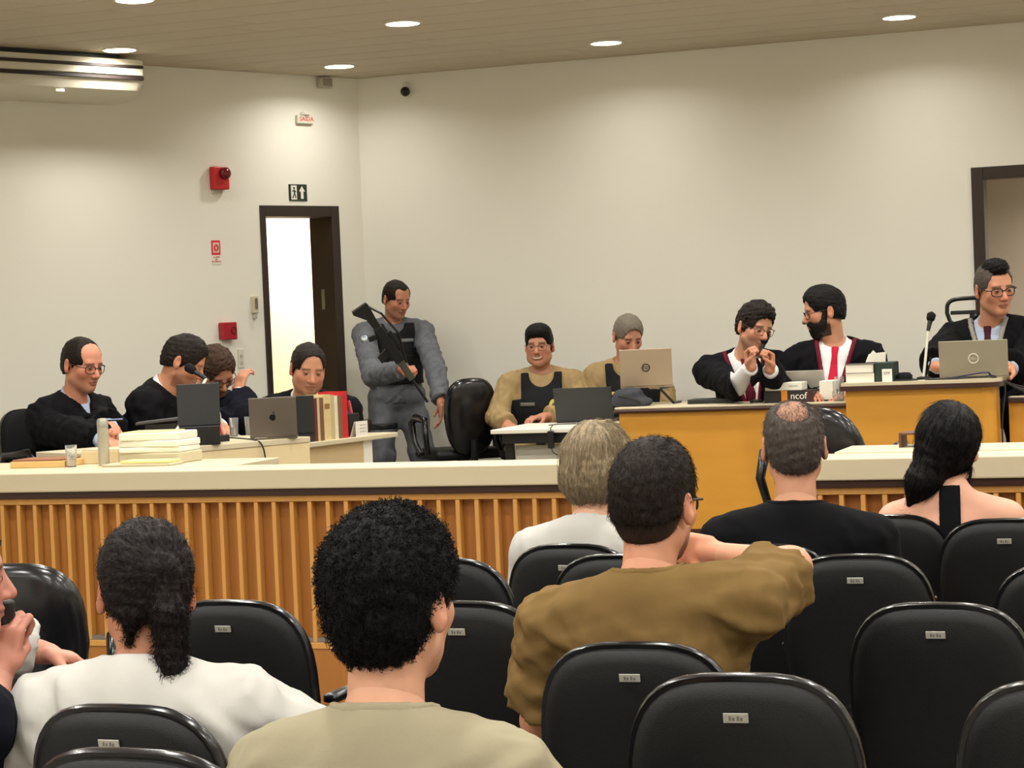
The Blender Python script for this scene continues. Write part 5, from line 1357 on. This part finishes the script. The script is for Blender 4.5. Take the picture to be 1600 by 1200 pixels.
# --- balding man, black T-shirt
f = Fig('balding man in a black T-shirt seen from behind, in front of the lawyers desk', ats(1241, 697, 515), body=4, face=12, pitch=0, lean=0.02, k=1.10, skin=(204, 148, 118), sw=0.20, neck=(0, -0.02, -0.125))
f.body(bare=1, scalp=(70, 60, 54))
f.top('t_shirt', C_blackT, d=0.016, sleeve=0.75, sd=0.018, flare=0.012, neck=0.064, fold=0.003, ff=16, seed=41, h=0.009, rib=True)
f.hair(H_stub, t=0.004, nape=-0.078, noise=0.0006, slope=0.5, h=0.0045, ops=[('ell', (0.0, -0.075, 0.115), (0.048, 0.055, 0.045), dict(k=0.02, op='s')), ('ell', (0, 0.02, 0.13), (0.05, 0.06, 0.03), dict(k=0.02, op='s')), ('noise', 0.0012, 150, 3, dict())],
       strand=[dict(n=5500, length=0.008, rad=0.0006, flow=away, seed=9, lift=0.3, jitter=0.4)])
f.hair(H_stub, t=0.001, nape=0.0, noise=0, name='thin_hair', shell=False, strand=[dict(n=2600, length=0.010, rad=0.0005, flow=away, seed=10, lift=0.1, jitter=0.4, where=lambda V: V[:, 2] > 0.06)])
dress(f)

# --- woman with long black hair, black halter top
f = Fig('woman with long black hair and black halter top, bare shoulders, right side', ats(1482, 698, 470), body=6, face=4, pitch=4, lean=0.02, k=1.08, skin=(214, 160, 134), sw=0.165, roll=6, neck=(0.01, -0.02, -0.085))
f.body(bare=1)
def halter(g):
    X, Y, Z = f.spine(g)
    wv = np.where(Z > f.N[2] - 0.14, 0.032 + 0.25 * np.maximum(f.N[2] - 0.10 - Z, 0), 0.05 + 0.9 * np.maximum(f.N[2] - 0.16 - Z, 0))
    g.keep(np.where(Y < 0.03, np.abs(X) - wv, np.abs(X) - wv - 0.03))
f.top('halter_top', C_blackT, d=0.004, sleeve=0, neck=0.058, fold=0.0, h=0.007, cutf=halter, neckz=0.03)
f.hair(H_black, t=0.014, nape=-0.10, noise=0.0012, nf=60, slope=0.0, lo=(-0.26, -0.2, -0.32), h=0.0055,
       ops=[('cone', (-0.01, -0.065, 0.02), (-0.06, -0.08, -0.11), 0.064, 0.046, dict(k=0.05, lat=1.1)), ('cone', (-0.06, -0.08, -0.11), (-0.098, -0.075, -0.19), 0.042, 0.014, dict(k=0.04)), ('ell', (0, 0.12, -0.03), (0.08, 0.08, 0.11), dict(k=0.01, op='s')), ('cone', (0.075, -0.02, -0.06), (0.07, -0.035, -0.18), 0.006, 0.004, dict(k=0.01))],
       strand=[dict(n=4500, length=0.06, rad=0.0007, flow=lambda P: np.array([-0.11, -0.07, -0.26]) - P, seed=11, lift=0.01, jitter=0.03, hug=0.12)])
dress(f)

# --- person cut off by the left edge, holding a black camera
hd = ats(-78, 905, 770)
f = Fig('person cut off by the left edge, raising a black camera in one hand', hd, body=-30, face=-50, pitch=4, lean=0.08, k=1.05, skin=(196, 140, 122),
        arms={'R': (ats(-22, 1130, 780), ats(0, 1050, 760), dict(curl=1.25, palm=(-0.6, 0.8, 0.1), dir=(0.05, 0.2, 1), thumb=0.9)), 'L': (ats(-140, 1160, 800), ats(-150, 1130, 760))})
f.body(bare=1)
f.top('shirt', C_navy, d=0.016, sleeve={'R': 0.6, 'L': 0.7}, sd=0.02, flare=0.01, fold=0.003, seed=51)
f.hair(H_brown)
dress(f)
p = ats(4, 958, 756)
t = thing('pocket_camera', 'small black camera held up in a hand at the left edge', 'camera', p, rad(-20))
MB().box((-0.05, -0.02, -0.028), (0.022, 0.02, 0.028), 0.008).build('camera_body', M_black, t, smooth=60); MB().lathe([(0.02, 0), (0.02, 0.02), (0.015, 0.024)], 16, (-0.012, 0.0, 0.0)).build('button_top', M_rim, t)
hd = ats(-30, 1015, 690)
f = Fig('person beyond the left edge resting a white-cuffed forearm on an armrest', ats(-150, 900, 640), body=-25, face=-40, lean=0.1, k=1.05, skin=(204, 150, 130),
        arms={'R': (ats(-40, 1000, 668), ats(58, 1018, 660), dict(curl=0.5, palm=(0, 0, -1))), 'L': (ats(-190, 1080, 660), ats(-170, 1080, 640))})
f.body(bare=1)
f.top('shirt', C_white, d=0.02, sleeve=1.92, sd=0.02, flare=0.02, fold=0.003, seed=52, collar=0.04)
f.hair(H_brown); dress(f)

# ================================================================== at the prosecutors' desk
FA = -117.0        # facing out from the left wall
def robe(f, v=(0.055, 0.17), shirt=C_whitesh, tie=None, sleeve=1.93, seed=60, trim=None, m=None, d=0.024, fl=0.03, tl=0.3):
    f.top('shirt', shirt, d=0.008, sleeve=1.97, sd=0.006, flare=0.004, neck=0.055, collar=0.055, fold=0.0, h=0.009)
    f.top('robe', m or C_robe, d=d, sleeve=sleeve, sd=0.024, flare=fl, neck=0.069, fold=0.005, ff=18, seed=seed, v=v, h=0.010, hem=-0.16)
    if tie is not None: f.tie(tie, d=0.017, top=0.0, length=tl)
    if trim is not None:
        wv, zb = v; zt = f.N[2] + 0.02; z0 = f.N[2] - zb
        def reg(X, Y, Z):
            e = wv * np.clip((Z - z0) / (zt - z0), 0, 2) + 0.012
            return np.maximum(np.maximum(np.abs(np.abs(X) - e) - 0.011, -(Y - 0.0)), np.maximum(Z - zt - 0.02, (f.P[2] - 0.02) - Z))
        f.shell('sash', trim, d + 0.010, reg, h=0.008)

# first man, glasses, receding hair
f = Fig('robed man with receding hair and glasses, farthest left at the prosecutors desk', ats(128, 570, 288), body=FA + 14, face=FA + 10, pitch=16, lean=0.16, floor=DZ, k=1.13, skin=(212, 146, 118), belly=0.02,
        arms={'R': (ats(70, 668, 292), ats(165, 690, 305), dict(curl=0.6, palm=(0, 0, -1))), 'L': (ats(150, 660, 280), ats(172, 668, 300), dict(curl=0.9, palm=(0.3, 0, -1)))})
f.body(fw=1.02, stub=0.15, beard=(150, 120, 104)); robe(f, v=(0.045, 0.10), shirt=C_bluesh, seed=61, trim=None)
f.hair(H_brown, t=0.005, nape=-0.07, noise=0.001, hl=-0.006, ops=[('ell', (g * 0.022, 0.085, 0.08), (0.045, 0.05, 0.045), dict(k=0.03, op='s')) for g in (-1, 1)])
f.glasses(M_frame); dress(f)
office_chair('charcoal office chair behind the man with receding hair, left edge', *(f.root + np.array([-0.05, 0.02, 0]))[:2], DZ, FA + 14, back_h=0.5, top=0.93, w=0.44, m=M_fabric)
t = thing('mobile_phone', 'dark phone held in the hands of the man with receding hair', 'phone', ats(180, 657, 306), rad(30)); MB().box((-0.04, -0.005, -0.003), (0.04, 0.06, 0.006), 0.002).build('case', M_rim, t); MB().box((-0.037, -0.002, 0.0061), (0.037, 0.057, 0.0066)).build('screen', mat('lit_screen', S(120, 140, 190), 0.3, emit=(0.3, 0.4, 0.8), estr=0.6), t)
# second man, head bowed, short dark hair
f = Fig('robed man with cropped dark hair bowing over the black monitor', ats(286, 566, 283), body=FA + 34, face=-70, pitch=30, roll=0, lean=0.24, kf=0.25, floor=DZ, k=1.12, skin=(202, 142, 110), neck=(0, -0.06, -0.09))
f.body(stub=0.4); robe(f, v=(0.03, 0.08), seed=62)
f.hair(H_brown, t=0.006, top=0.012, nape=-0.06, noise=0.002); dress(f)
office_chair('office chair hidden behind the man bowing over the black monitor', *(f.root + np.array([-0.03, 0.02, 0]))[:2], DZ, FA + 22, back_h=0.3, top=0.75, w=0.42)
# third man, hand on his forehead
hd = ats(338, 580, 264)
f = Fig('man with brown hair leaning his forehead on his raised hand', hd, body=FA + 14, face=FA - 6, pitch=42, roll=10, lean=0.24, kf=0.25, floor=DZ, k=1.14, skin=(206, 150, 120), neck=(0, -0.08, -0.085), side=0.0,
        arms={'L': (ats(386, 655, 272), ats(371, 613, 266), dict(curl=0.6, palm=(-0.9, 0.1, 0.0), dir=(-0.45, 0.05, 1))), 'R': (ats(330, 660, 270), ats(345, 668, 276))})
f.body(stub=0.3); robe(f, v=(0.03, 0.08), seed=63, m=C_navy, sleeve=1.72)
f.hair(H_mid, t=0.010, top=0.018, nape=-0.06, noise=0.003); f.glasses(M_frame); dress(f)
# fourth man, facing the camera, looking down
f = Fig('robed man with slicked dark hair looking down, before the open door', ats(481, 577, 276), body=-150, face=-142, pitch=18, roll=-6, lean=0.20, floor=DZ, k=1.12, skin=(192, 138, 108), belly=0.02, sw=0.20, neck=(0, -0.06, -0.10), kf=0.12,
        arms={'R': ((0.24, -0.02, 0.62), (0.06, 0.14, 0.58)), 'L': ((-0.22, -0.04, 0.62), (-0.06, 0.12, 0.58))})
f.body(fw=1.06, stub=0.35, jowl=0.006, beard=(110, 84, 70)); robe(f, v=(0.05, 0.12), tie=C_greytie, seed=64, tl=0.2)
f.hair(H_brown, t=0.007, nape=-0.075, noise=0.0015, hl=-0.016); dress(f)
office_chair('office chair behind the man with slicked dark hair', *(f.root + np.array([-0.0, 0.08, 0]))[:2], DZ, -150, back_h=0.42, top=0.84, w=0.5)

# ================================================================== the standing officer with a rifle
hd = ats(619, 468, 232); FP = -138
S_ = 238
shR = ats(572, 530, S_); 
f = Fig('standing police officer in grey camouflage uniform with a slung rifle, smiling', hd, body=-150, face=-122, pitch=20, roll=0, lean=0.06, floor=DZ, k=0.98, stand=True, skin=(190, 132, 104), sw=0.205, hipz=0.85, neck=(0, -0.035, -0.105), side=-0.02,
        arms={'R': (ats(583, 588, 244), ats(632, 577, 252), dict(curl=1.1, palm=(-0.2, 0.2, -0.9), thumb=0.9)), 'L': (ats(682, 582, 238), ats(689, 630, 242), dict(curl=0.35, palm=(1, 0, 0), dir=(0.05, 0.05, -1)))},
        knees={'R': ((0.13, 0.10, 0.46), (0.16, 0.0, 0.09)), 'L': ((-0.15, 0.10, 0.46), (-0.20, 0.02, 0.09))})
f.body(fw=1.04, smile=0.003, brow=(50, 36, 30), stub=0.2)
f.top('uniform_jacket', C_grey, d=0.016, sleeve=1.9, sd=0.022, flare=0.008, neck=0.060, collar=0.045, fold=0.006, ff=30, seed=71, h=0.009, hem=-0.05)
def vest_reg(g):
    def reg(X, Y, Z):
        top = f.N[2] - 0.05; r = np.maximum(np.abs(X) - np.where(Z > top - 0.12, 0.14, 0.2), (f.P[2] + 0.08) - Z)
        r = np.maximum(r, Z - top - 0.05); hole = 0.072 - np.sqrt(X ** 2 + (Z - top - 0.055) ** 2) 
        return np.maximum(r, np.where(Y > 0, hole, hole - 0.02))
    return reg
f.shell('vest', C_vest, 0.036, vest_reg(0), h=0.008)
for nm, (xa_, xb_), (za, zb) in (('radio_pouch', (0.04, 0.12), (-0.20, -0.10)), ('magazine_pouch', (-0.12, -0.04), (-0.36, -0.22)), ('magazine_pouch', (-0.02, 0.06), (-0.36, -0.22))):
    f.shell(nm, C_vest, 0.056, lambda X, Y, Z: np.maximum(np.maximum(np.maximum(xa_ - X, X - xb_), -(Y - 0.05)), np.maximum(f.N[2] + za - Z, Z - f.N[2] - zb)), h=0.008)
f.shell('badge', mat('badge_grey', S(120, 122, 124), 0.5, var=0.3, vscale=90), 0.046, lambda X, Y, Z: np.maximum(np.sqrt((X - 0.03) ** 2 + (Z - f.N[2] + 0.135) ** 2) - 0.028, -(Y - 0.03)), h=0.005)
f.shell('name_strip', mat('strip_grey2', S(110, 112, 112), 0.6), 0.044, lambda X, Y, Z: np.maximum(np.maximum(np.abs(X + 0.075) - 0.05, np.abs(Z - f.N[2] + 0.12) - 0.012), -(Y - 0.03)), h=0.005)
f.shell('belt', M_black, 0.03, lambda X, Y, Z: np.maximum(np.abs(Z - f.P[2] - 0.035) - 0.028, 0 * X), h=0.008)
g = Field((-0.3, -0.2, 0), (0.3, 0.2, 0.0), 0.01)
lo, hi = f.bounds(False, True, 0.16); g = Field(lo, hi, 0.011); g.ell(f.P, (0.18, 0.14, 0.13), k=0.04); f.legs(g, 0.026); g.noise(0.005, 26, 9); X, Y, Z = g.grid(); g.keep(Z - (f.P[2] + 0.05)); V, Fq = g.mesh(); f.emit('uniform_trousers', V, Fq, C_grey)
f.shoes(C_shoe)
hz = f.kn['R'][0] * 0.45 + f.kn['R'][1] * 0.55
b = MB().box((-0.035, -0.05, -0.09), (0.035, 0.05, 0.09), 0.01); b.v = [tuple((np.array(q) + hz + np.array([0.115, 0.0, -0.02])) * f.k) for q in b.v]; b.build('thigh_holster', mat('holster_brown', S(58, 44, 36), 0.6), f.o)
g = Field(hz - 0.16, hz + 0.16, 0.009); g.cone(hz + np.array([0, 0, 0.03]), hz - np.array([0, 0, 0.03]), 0.108, 0.106); X, Y, Z = g.grid(); g.keep(np.abs(Z - hz[2] - 0.02) - 0.02 + 0 * X); V, Fq = g.mesh(); f.emit('holster_strap', V, Fq, M_black)
# shoulder patch, white oval
sh, el_, _, _ = f.J['R']; pc_ = sh + (el_ - sh) * 0.36
ax_ = unit(el_ - sh); dv = unit(f.L(CAMP) - pc_); dv = unit(dv - ax_ * np.dot(dv, ax_)); tv = np.cross(ax_, dv)
for nm_, rad_, off_, mm_ in (('shoulder_patch', 0.030, 0.086, mat('patch_white', S(206, 216, 222), 0.6)), ('patch_emblem', 0.015, 0.0925, mat('patch_blue', S(140, 168, 186), 0.6, var=0.3, vscale=80))):
    b = MB().lathe([(rad_, -0.012), (rad_, 0.0), (rad_ * 0.6, 0.005), (0.002, 0.006)], 20)
    b.v = [tuple((pc_ + dv * (off_ + z) + tv * x * 0.72 + ax_ * y * 1.5) * f.k) for x, y, z in b.v]; b.build(nm_, mm_, f.o, smooth=60)
f.hair(H_brown, t=0.006, nape=-0.06, noise=0.001, hl=-0.004, ops=[('ell', (g_ * 0.04, 0.09, 0.07), (0.028, 0.04, 0.035), dict(k=0.02, op='s')) for g_ in (-1, 1)])
# rifle across the chest
ra, rb = ats(586, 508, 258), ats(664, 622, 254)
t = thing('rifle', 'black assault rifle slung across the chest of the standing officer', 'rifle', tuple(ra))
d_ = unit(rb - ra); L_ = float(np.linalg.norm(rb - ra)); vw = unit(CAMP - ra); yy = -unit(vw - d_ * np.dot(vw, d_)); zz = np.cross(d_, yy)
t.rotation_mode = 'QUATERNION'; t.rotation_quaternion = Matrix(((d_[0], yy[0], zz[0]), (d_[1], yy[1], zz[1]), (d_[2], yy[2], zz[2]))).to_quaternion()
M_gun = mat('gun_black', S(30, 31, 32), 0.45, metal=0.3)
MB().box((0.02, -0.02, -0.028), (0.28, 0.02, 0.032), 0.005).build('receiver', M_gun, t)
MB().prism([(-0.13, 0.035), (0.02, 0.022), (0.02, -0.02), (-0.06, -0.026), (-0.13, -0.075), (-0.15, -0.07), (-0.15, 0.03)], -0.016, 0.016).build('stock', M_gun, t)
MB().box((0.28, -0.018, -0.020), (0.42, 0.018, 0.024), 0.006).build('handguard', mat('gun_olive', S(74, 74, 62), 0.6), t)
MB().tube([(0.42, 0, 0), (L_ + 0.03, 0, 0)], 0.009, 8).build('barrel', M_gun, t)
MB().prism([(0.16, -0.028), (0.21, -0.028), (0.225, -0.095), (0.178, -0.10)], -0.012, 0.012).build('magazine', M_gun, t)
MB().prism([(0.05, -0.028), (0.085, -0.028), (0.068, -0.085), (0.038, -0.08)], -0.012, 0.012).build('pistol_grip', M_gun, t)
MB().box((0.08, -0.012, 0.0325), (0.22, 0.012, 0.062), 0.004).build('sight', M_gun, t)
MB().tube([(-0.12, -0.01, 0.03), (-0.06, -0.06, 0.07), (0.1, -0.07, 0.09), (0.3, -0.03, 0.03)], 0.008, 6).build('sling', M_black, t)

# ================================================================== seated officers
def officer(f, seed):
    f.top('uniform_shirt', C_tan, d=0.016, sleeve=1.9, sd=0.022, flare=0.01, neck=0.060, collar=0.04, fold=0.005, ff=28, seed=seed, h=0.009)
    f.shell('vest', C_vest, 0.040, vest_reg2(f), h=0.008)
    f.trousers(C_tanp); f.shoes(C_shoe)
def vest_reg2(f):
    def reg(X, Y, Z):
        top = f.N[2] - 0.05; r = np.maximum(np.abs(X) - np.where(Z > top - 0.10, 0.125, 0.2), (f.P[2] + 0.02) - Z)
        r = np.maximum(r, Z - top - 0.06); hole = 0.078 - np.sqrt(X ** 2 + (Z - top - 0.05) ** 2)
        return np.maximum(r, np.where(Y > 0, hole, hole - 0.03))
    return reg
f = Fig('seated smiling officer in tan shirt, black vest and black headband, behind white table', ats(843, 541, 243), body=-163, face=-172, pitch=4, lean=0.02, floor=DZ, k=1.05, skin=(196, 140, 112), belly=0.03, sw=0.20,
        arms={'R': ((0.27, 0.08, 0.66), (0.20, 0.30, 0.62), dict(curl=0.5)), 'L': ((-0.27, 0.10, 0.66), (-0.02, 0.34, 0.66), dict(curl=0.5))}, neck=(0, -0.02, -0.10))
f.body(fw=1.08, smile=0.008, jowl=0.008, brow=(40, 30, 26)); officer(f, 81)
fo = f; zc_ = f.N[2]
f.shell('badge', mat('badge_yellow', S(196, 180, 70), 0.5, var=0.3, vscale=80), 0.050, lambda X, Y, Z: np.maximum(np.sqrt((X + 0.075) ** 2 + ((Z - zc_ + 0.19) * 0.8) ** 2) - 0.030, -(Y - 0.03)), h=0.005)
f.shell('badge_centre', mat('badge_dark', S(60, 70, 50), 0.5), 0.053, lambda X, Y, Z: np.maximum(np.sqrt((X + 0.075) ** 2 + ((Z - zc_ + 0.19) * 0.8) ** 2) - 0.013, -(Y - 0.03)), h=0.004)
f.shell('name_strip', mat('strip_grey', S(96, 94, 84), 0.6), 0.048, lambda X, Y, Z: np.maximum(np.maximum(np.abs(X - 0.085) - 0.045, np.abs(Z - zc_ + 0.18) - 0.012), -(Y - 0.03)), h=0.005)
f.hair(H_black, t=0.008, nape=-0.06, noise=0.0008, name='headband', ops=[('ell', (0, 0.02, 0.09), (0.078, 0.088, 0.055), dict(k=0.02)), ('ell', (0, 0.12, -0.035), (0.072, 0.085, 0.098), dict(k=0.008, op='s'))]); f.glasses(M_thin, r=0.0016)
office_chair('black office chair behind the smiling seated officer', *(f.root + np.array([-0.02, 0.02, 0]))[:2], DZ, -170, back_h=0.42, top=0.86, w=0.44)
f = Fig('seated officer with short grey hair looking down behind the champagne laptop', ats(981, 526, 244), body=-165, face=-142, pitch=26, lean=0.06, floor=DZ, k=1.06, skin=(204, 146, 120), sw=0.19)
f.body(); officer(f, 82); zc_ = f.N[2]
f.shell('name_strip', mat('strip_yellow', S(200, 184, 80), 0.6), 0.048, lambda X, Y, Z: np.maximum(np.maximum(np.abs(X - 0.05) - 0.10, np.abs(Z - zc_ + 0.17) - 0.010), -(Y - 0.03)), h=0.005)
f.hair(H_sgrey, t=0.006, top=0.008, nape=-0.06, noise=0.001)
office_chair('black office chair behind the grey-haired officer', *(f.root + np.array([0.0, 0.02, 0]))[:2], DZ, -165, back_h=0.4, top=0.82, w=0.42)

# ================================================================== the two lawyers
hd = ats(1179, 512, 264)
f = Fig('lawyer with glasses and maroon tie resting his chin on clasped hands', hd, body=-172, face=-134, pitch=16, roll=-8, lean=0.16, floor=DZ, k=1.12, kf=0.3, skin=(206, 150, 120), sw=0.205, neck=(0.03, -0.05, -0.10),
        arms={'R': (ats(1150, 603, 270), ats(1174, 573, 276), dict(curl=1.5, palm=(-0.7, 0.6, 0.1), dir=(0.1, 0.15, 1), thumb=0.9, size=0.85)), 'L': (ats(1214, 604, 268), ats(1203, 577, 275), dict(curl=1.5, palm=(0.7, 0.6, 0.1), dir=(-0.05, 0.15, 1), thumb=0.9, size=0.85))})
f.body(stub=0.45, fw=0.96); robe(f, v=(0.085, 0.34), tie=C_maroon, seed=91, trim=C_sash, m=C_suit, fl=0.012, d=0.022, tl=0.36, sleeve=1.9)
f.hair(H_brown, t=0.009, top=0.020, nape=-0.065, noise=0.003, ops=[('ell', (0.0, 0.05, 0.10), (0.06, 0.05, 0.04), dict(k=0.02))]); f.glasses(M_thin, r=0.0018); dress(f)
office_chair('dark blue office chair behind the lawyer with the maroon tie', *(f.root + np.array([0.0, 0.06, 0]))[:2], DZ, -172, back_h=0.42, top=0.84, w=0.5)
hd = ats(1288, 487, 267)
f = Fig('bearded lawyer in glasses and bright red tie, turned to his colleague', hd, body=-168, face=-248, pitch=12, roll=0, lean=0.04, floor=DZ, k=1.12, kf=0.3, skin=(198, 142, 112), sw=0.19, neck=(-0.01, -0.02, -0.12),
        arms={'R': ((0.25, 0.02, 0.70), (0.12, 0.22, 0.72)), 'L': ((-0.27, 0.02, 0.70), (-0.08, 0.24, 0.70))})
f.body(stub=0.95, beard=(34, 26, 24)); robe(f, v=(0.085, 0.34), tie=C_redtie, seed=92, trim=C_sash, m=C_suit, fl=0.012, d=0.022, tl=0.36)
f.hair(H_black, t=0.008, top=0.012, nape=-0.065, noise=0.0015); f.glasses(M_frame)
def beardpost(g):
    X, Y, Z = g.grid(); g.keep(Z + 0.030 + 0 * X + np.maximum(0.0, 0.07 - Y) * -0.9)
    g.keep(0.0 - Y - 0.35 * (Z + 0.03) + 0 * X)
f.hair(H_beard, base=False, name='beard', noise=0.0015, ops=[('ell', (0, 0.040, -0.05), (0.064, 0.068, 0.075), dict(k=0.02)), ('ell', (0, 0.070, -0.10), (0.032, 0.030, 0.032), dict(k=0.02))] + [('cone', (0.069 * g, 0.008, 0.012), (0.054 * g, 0.03, -0.062), 0.013, 0.022, dict(k=0.02)) for g in (-1, 1)] + [('ell', (0, 0.112, -0.062), (0.024, 0.02, 0.010), dict(k=0.006, op='s'))], post=beardpost, h=0.0045)
dress(f)
office_chair('office chair hidden behind the bearded lawyer', *(f.root + np.array([0.0, 0.02, 0]))[:2], DZ, -168, back_h=0.35, top=0.74, w=0.44)

# ================================================================== the judge
hd = ats(1553, 452, 271)
f = Fig('judge with dark quiff and grey sides, glasses and blue shirt, behind the bench', hd, body=170, face=-146, pitch=10, roll=4, lean=0.16, floor=PZ, k=1.2, kf=0.25, skin=(206, 146, 116), belly=0.02, sw=0.205, neck=(0.02, -0.05, -0.11), hipz=0.50,
        arms={'R': (aty(1474, 552, 12.25), aty(1462, 573, 12.02), dict(curl=0.8, palm=(0, 0, -1), dir=(-0.8, -0.5, -0.12), size=0.85)), 'L': (aty(1604, 570, 12.25), aty(1578, 576, 12.08))})
f.body(fw=1.0, smile=0.0); robe(f, v=(0.075, 0.26), shirt=C_bluesh, tie=C_darktie, seed=95, trim=C_silver, fl=0.035, tl=0.3)
f.hair(H_stub, t=0.004, nape=-0.07, noise=0.001, name='hair_sides', hl=-0.012, front=0.02); 
f.hair(H_black, base=False, name='hair_top', noise=0.003, nf=110, ops=[('ell', (0, 0.01, 0.105), (0.058, 0.075, 0.045), dict(k=0.02)), ('ell', (0, 0.06, 0.115), (0.045, 0.035, 0.032), dict(k=0.02))])
f.glasses(M_frame, r=0.0028); dress(f)
office_chair('black mesh office chair with headrest behind the judge', *(f.root + np.array([-0.20, 0.16, 0]))[:2], PZ, 186, back_h=0.5, top=0.98, w=0.46, headrest=True, m=mat('seat_mesh', S(40, 42, 44), 0.8))
t = thing('pen', 'dark pen held upright in the right hand of the judge', 'pen', aty(1449, 577, 11.93)); MB().tube([(0, 0, -0.03), (0.025, 0.0, 0.07)], 0.004, 8).build('barrel', M_black, t); MB().tube([(0, 0, -0.03), (-0.003, 0, -0.042)], [0.004, 0.001], 8).build('tip', M_metal, t)
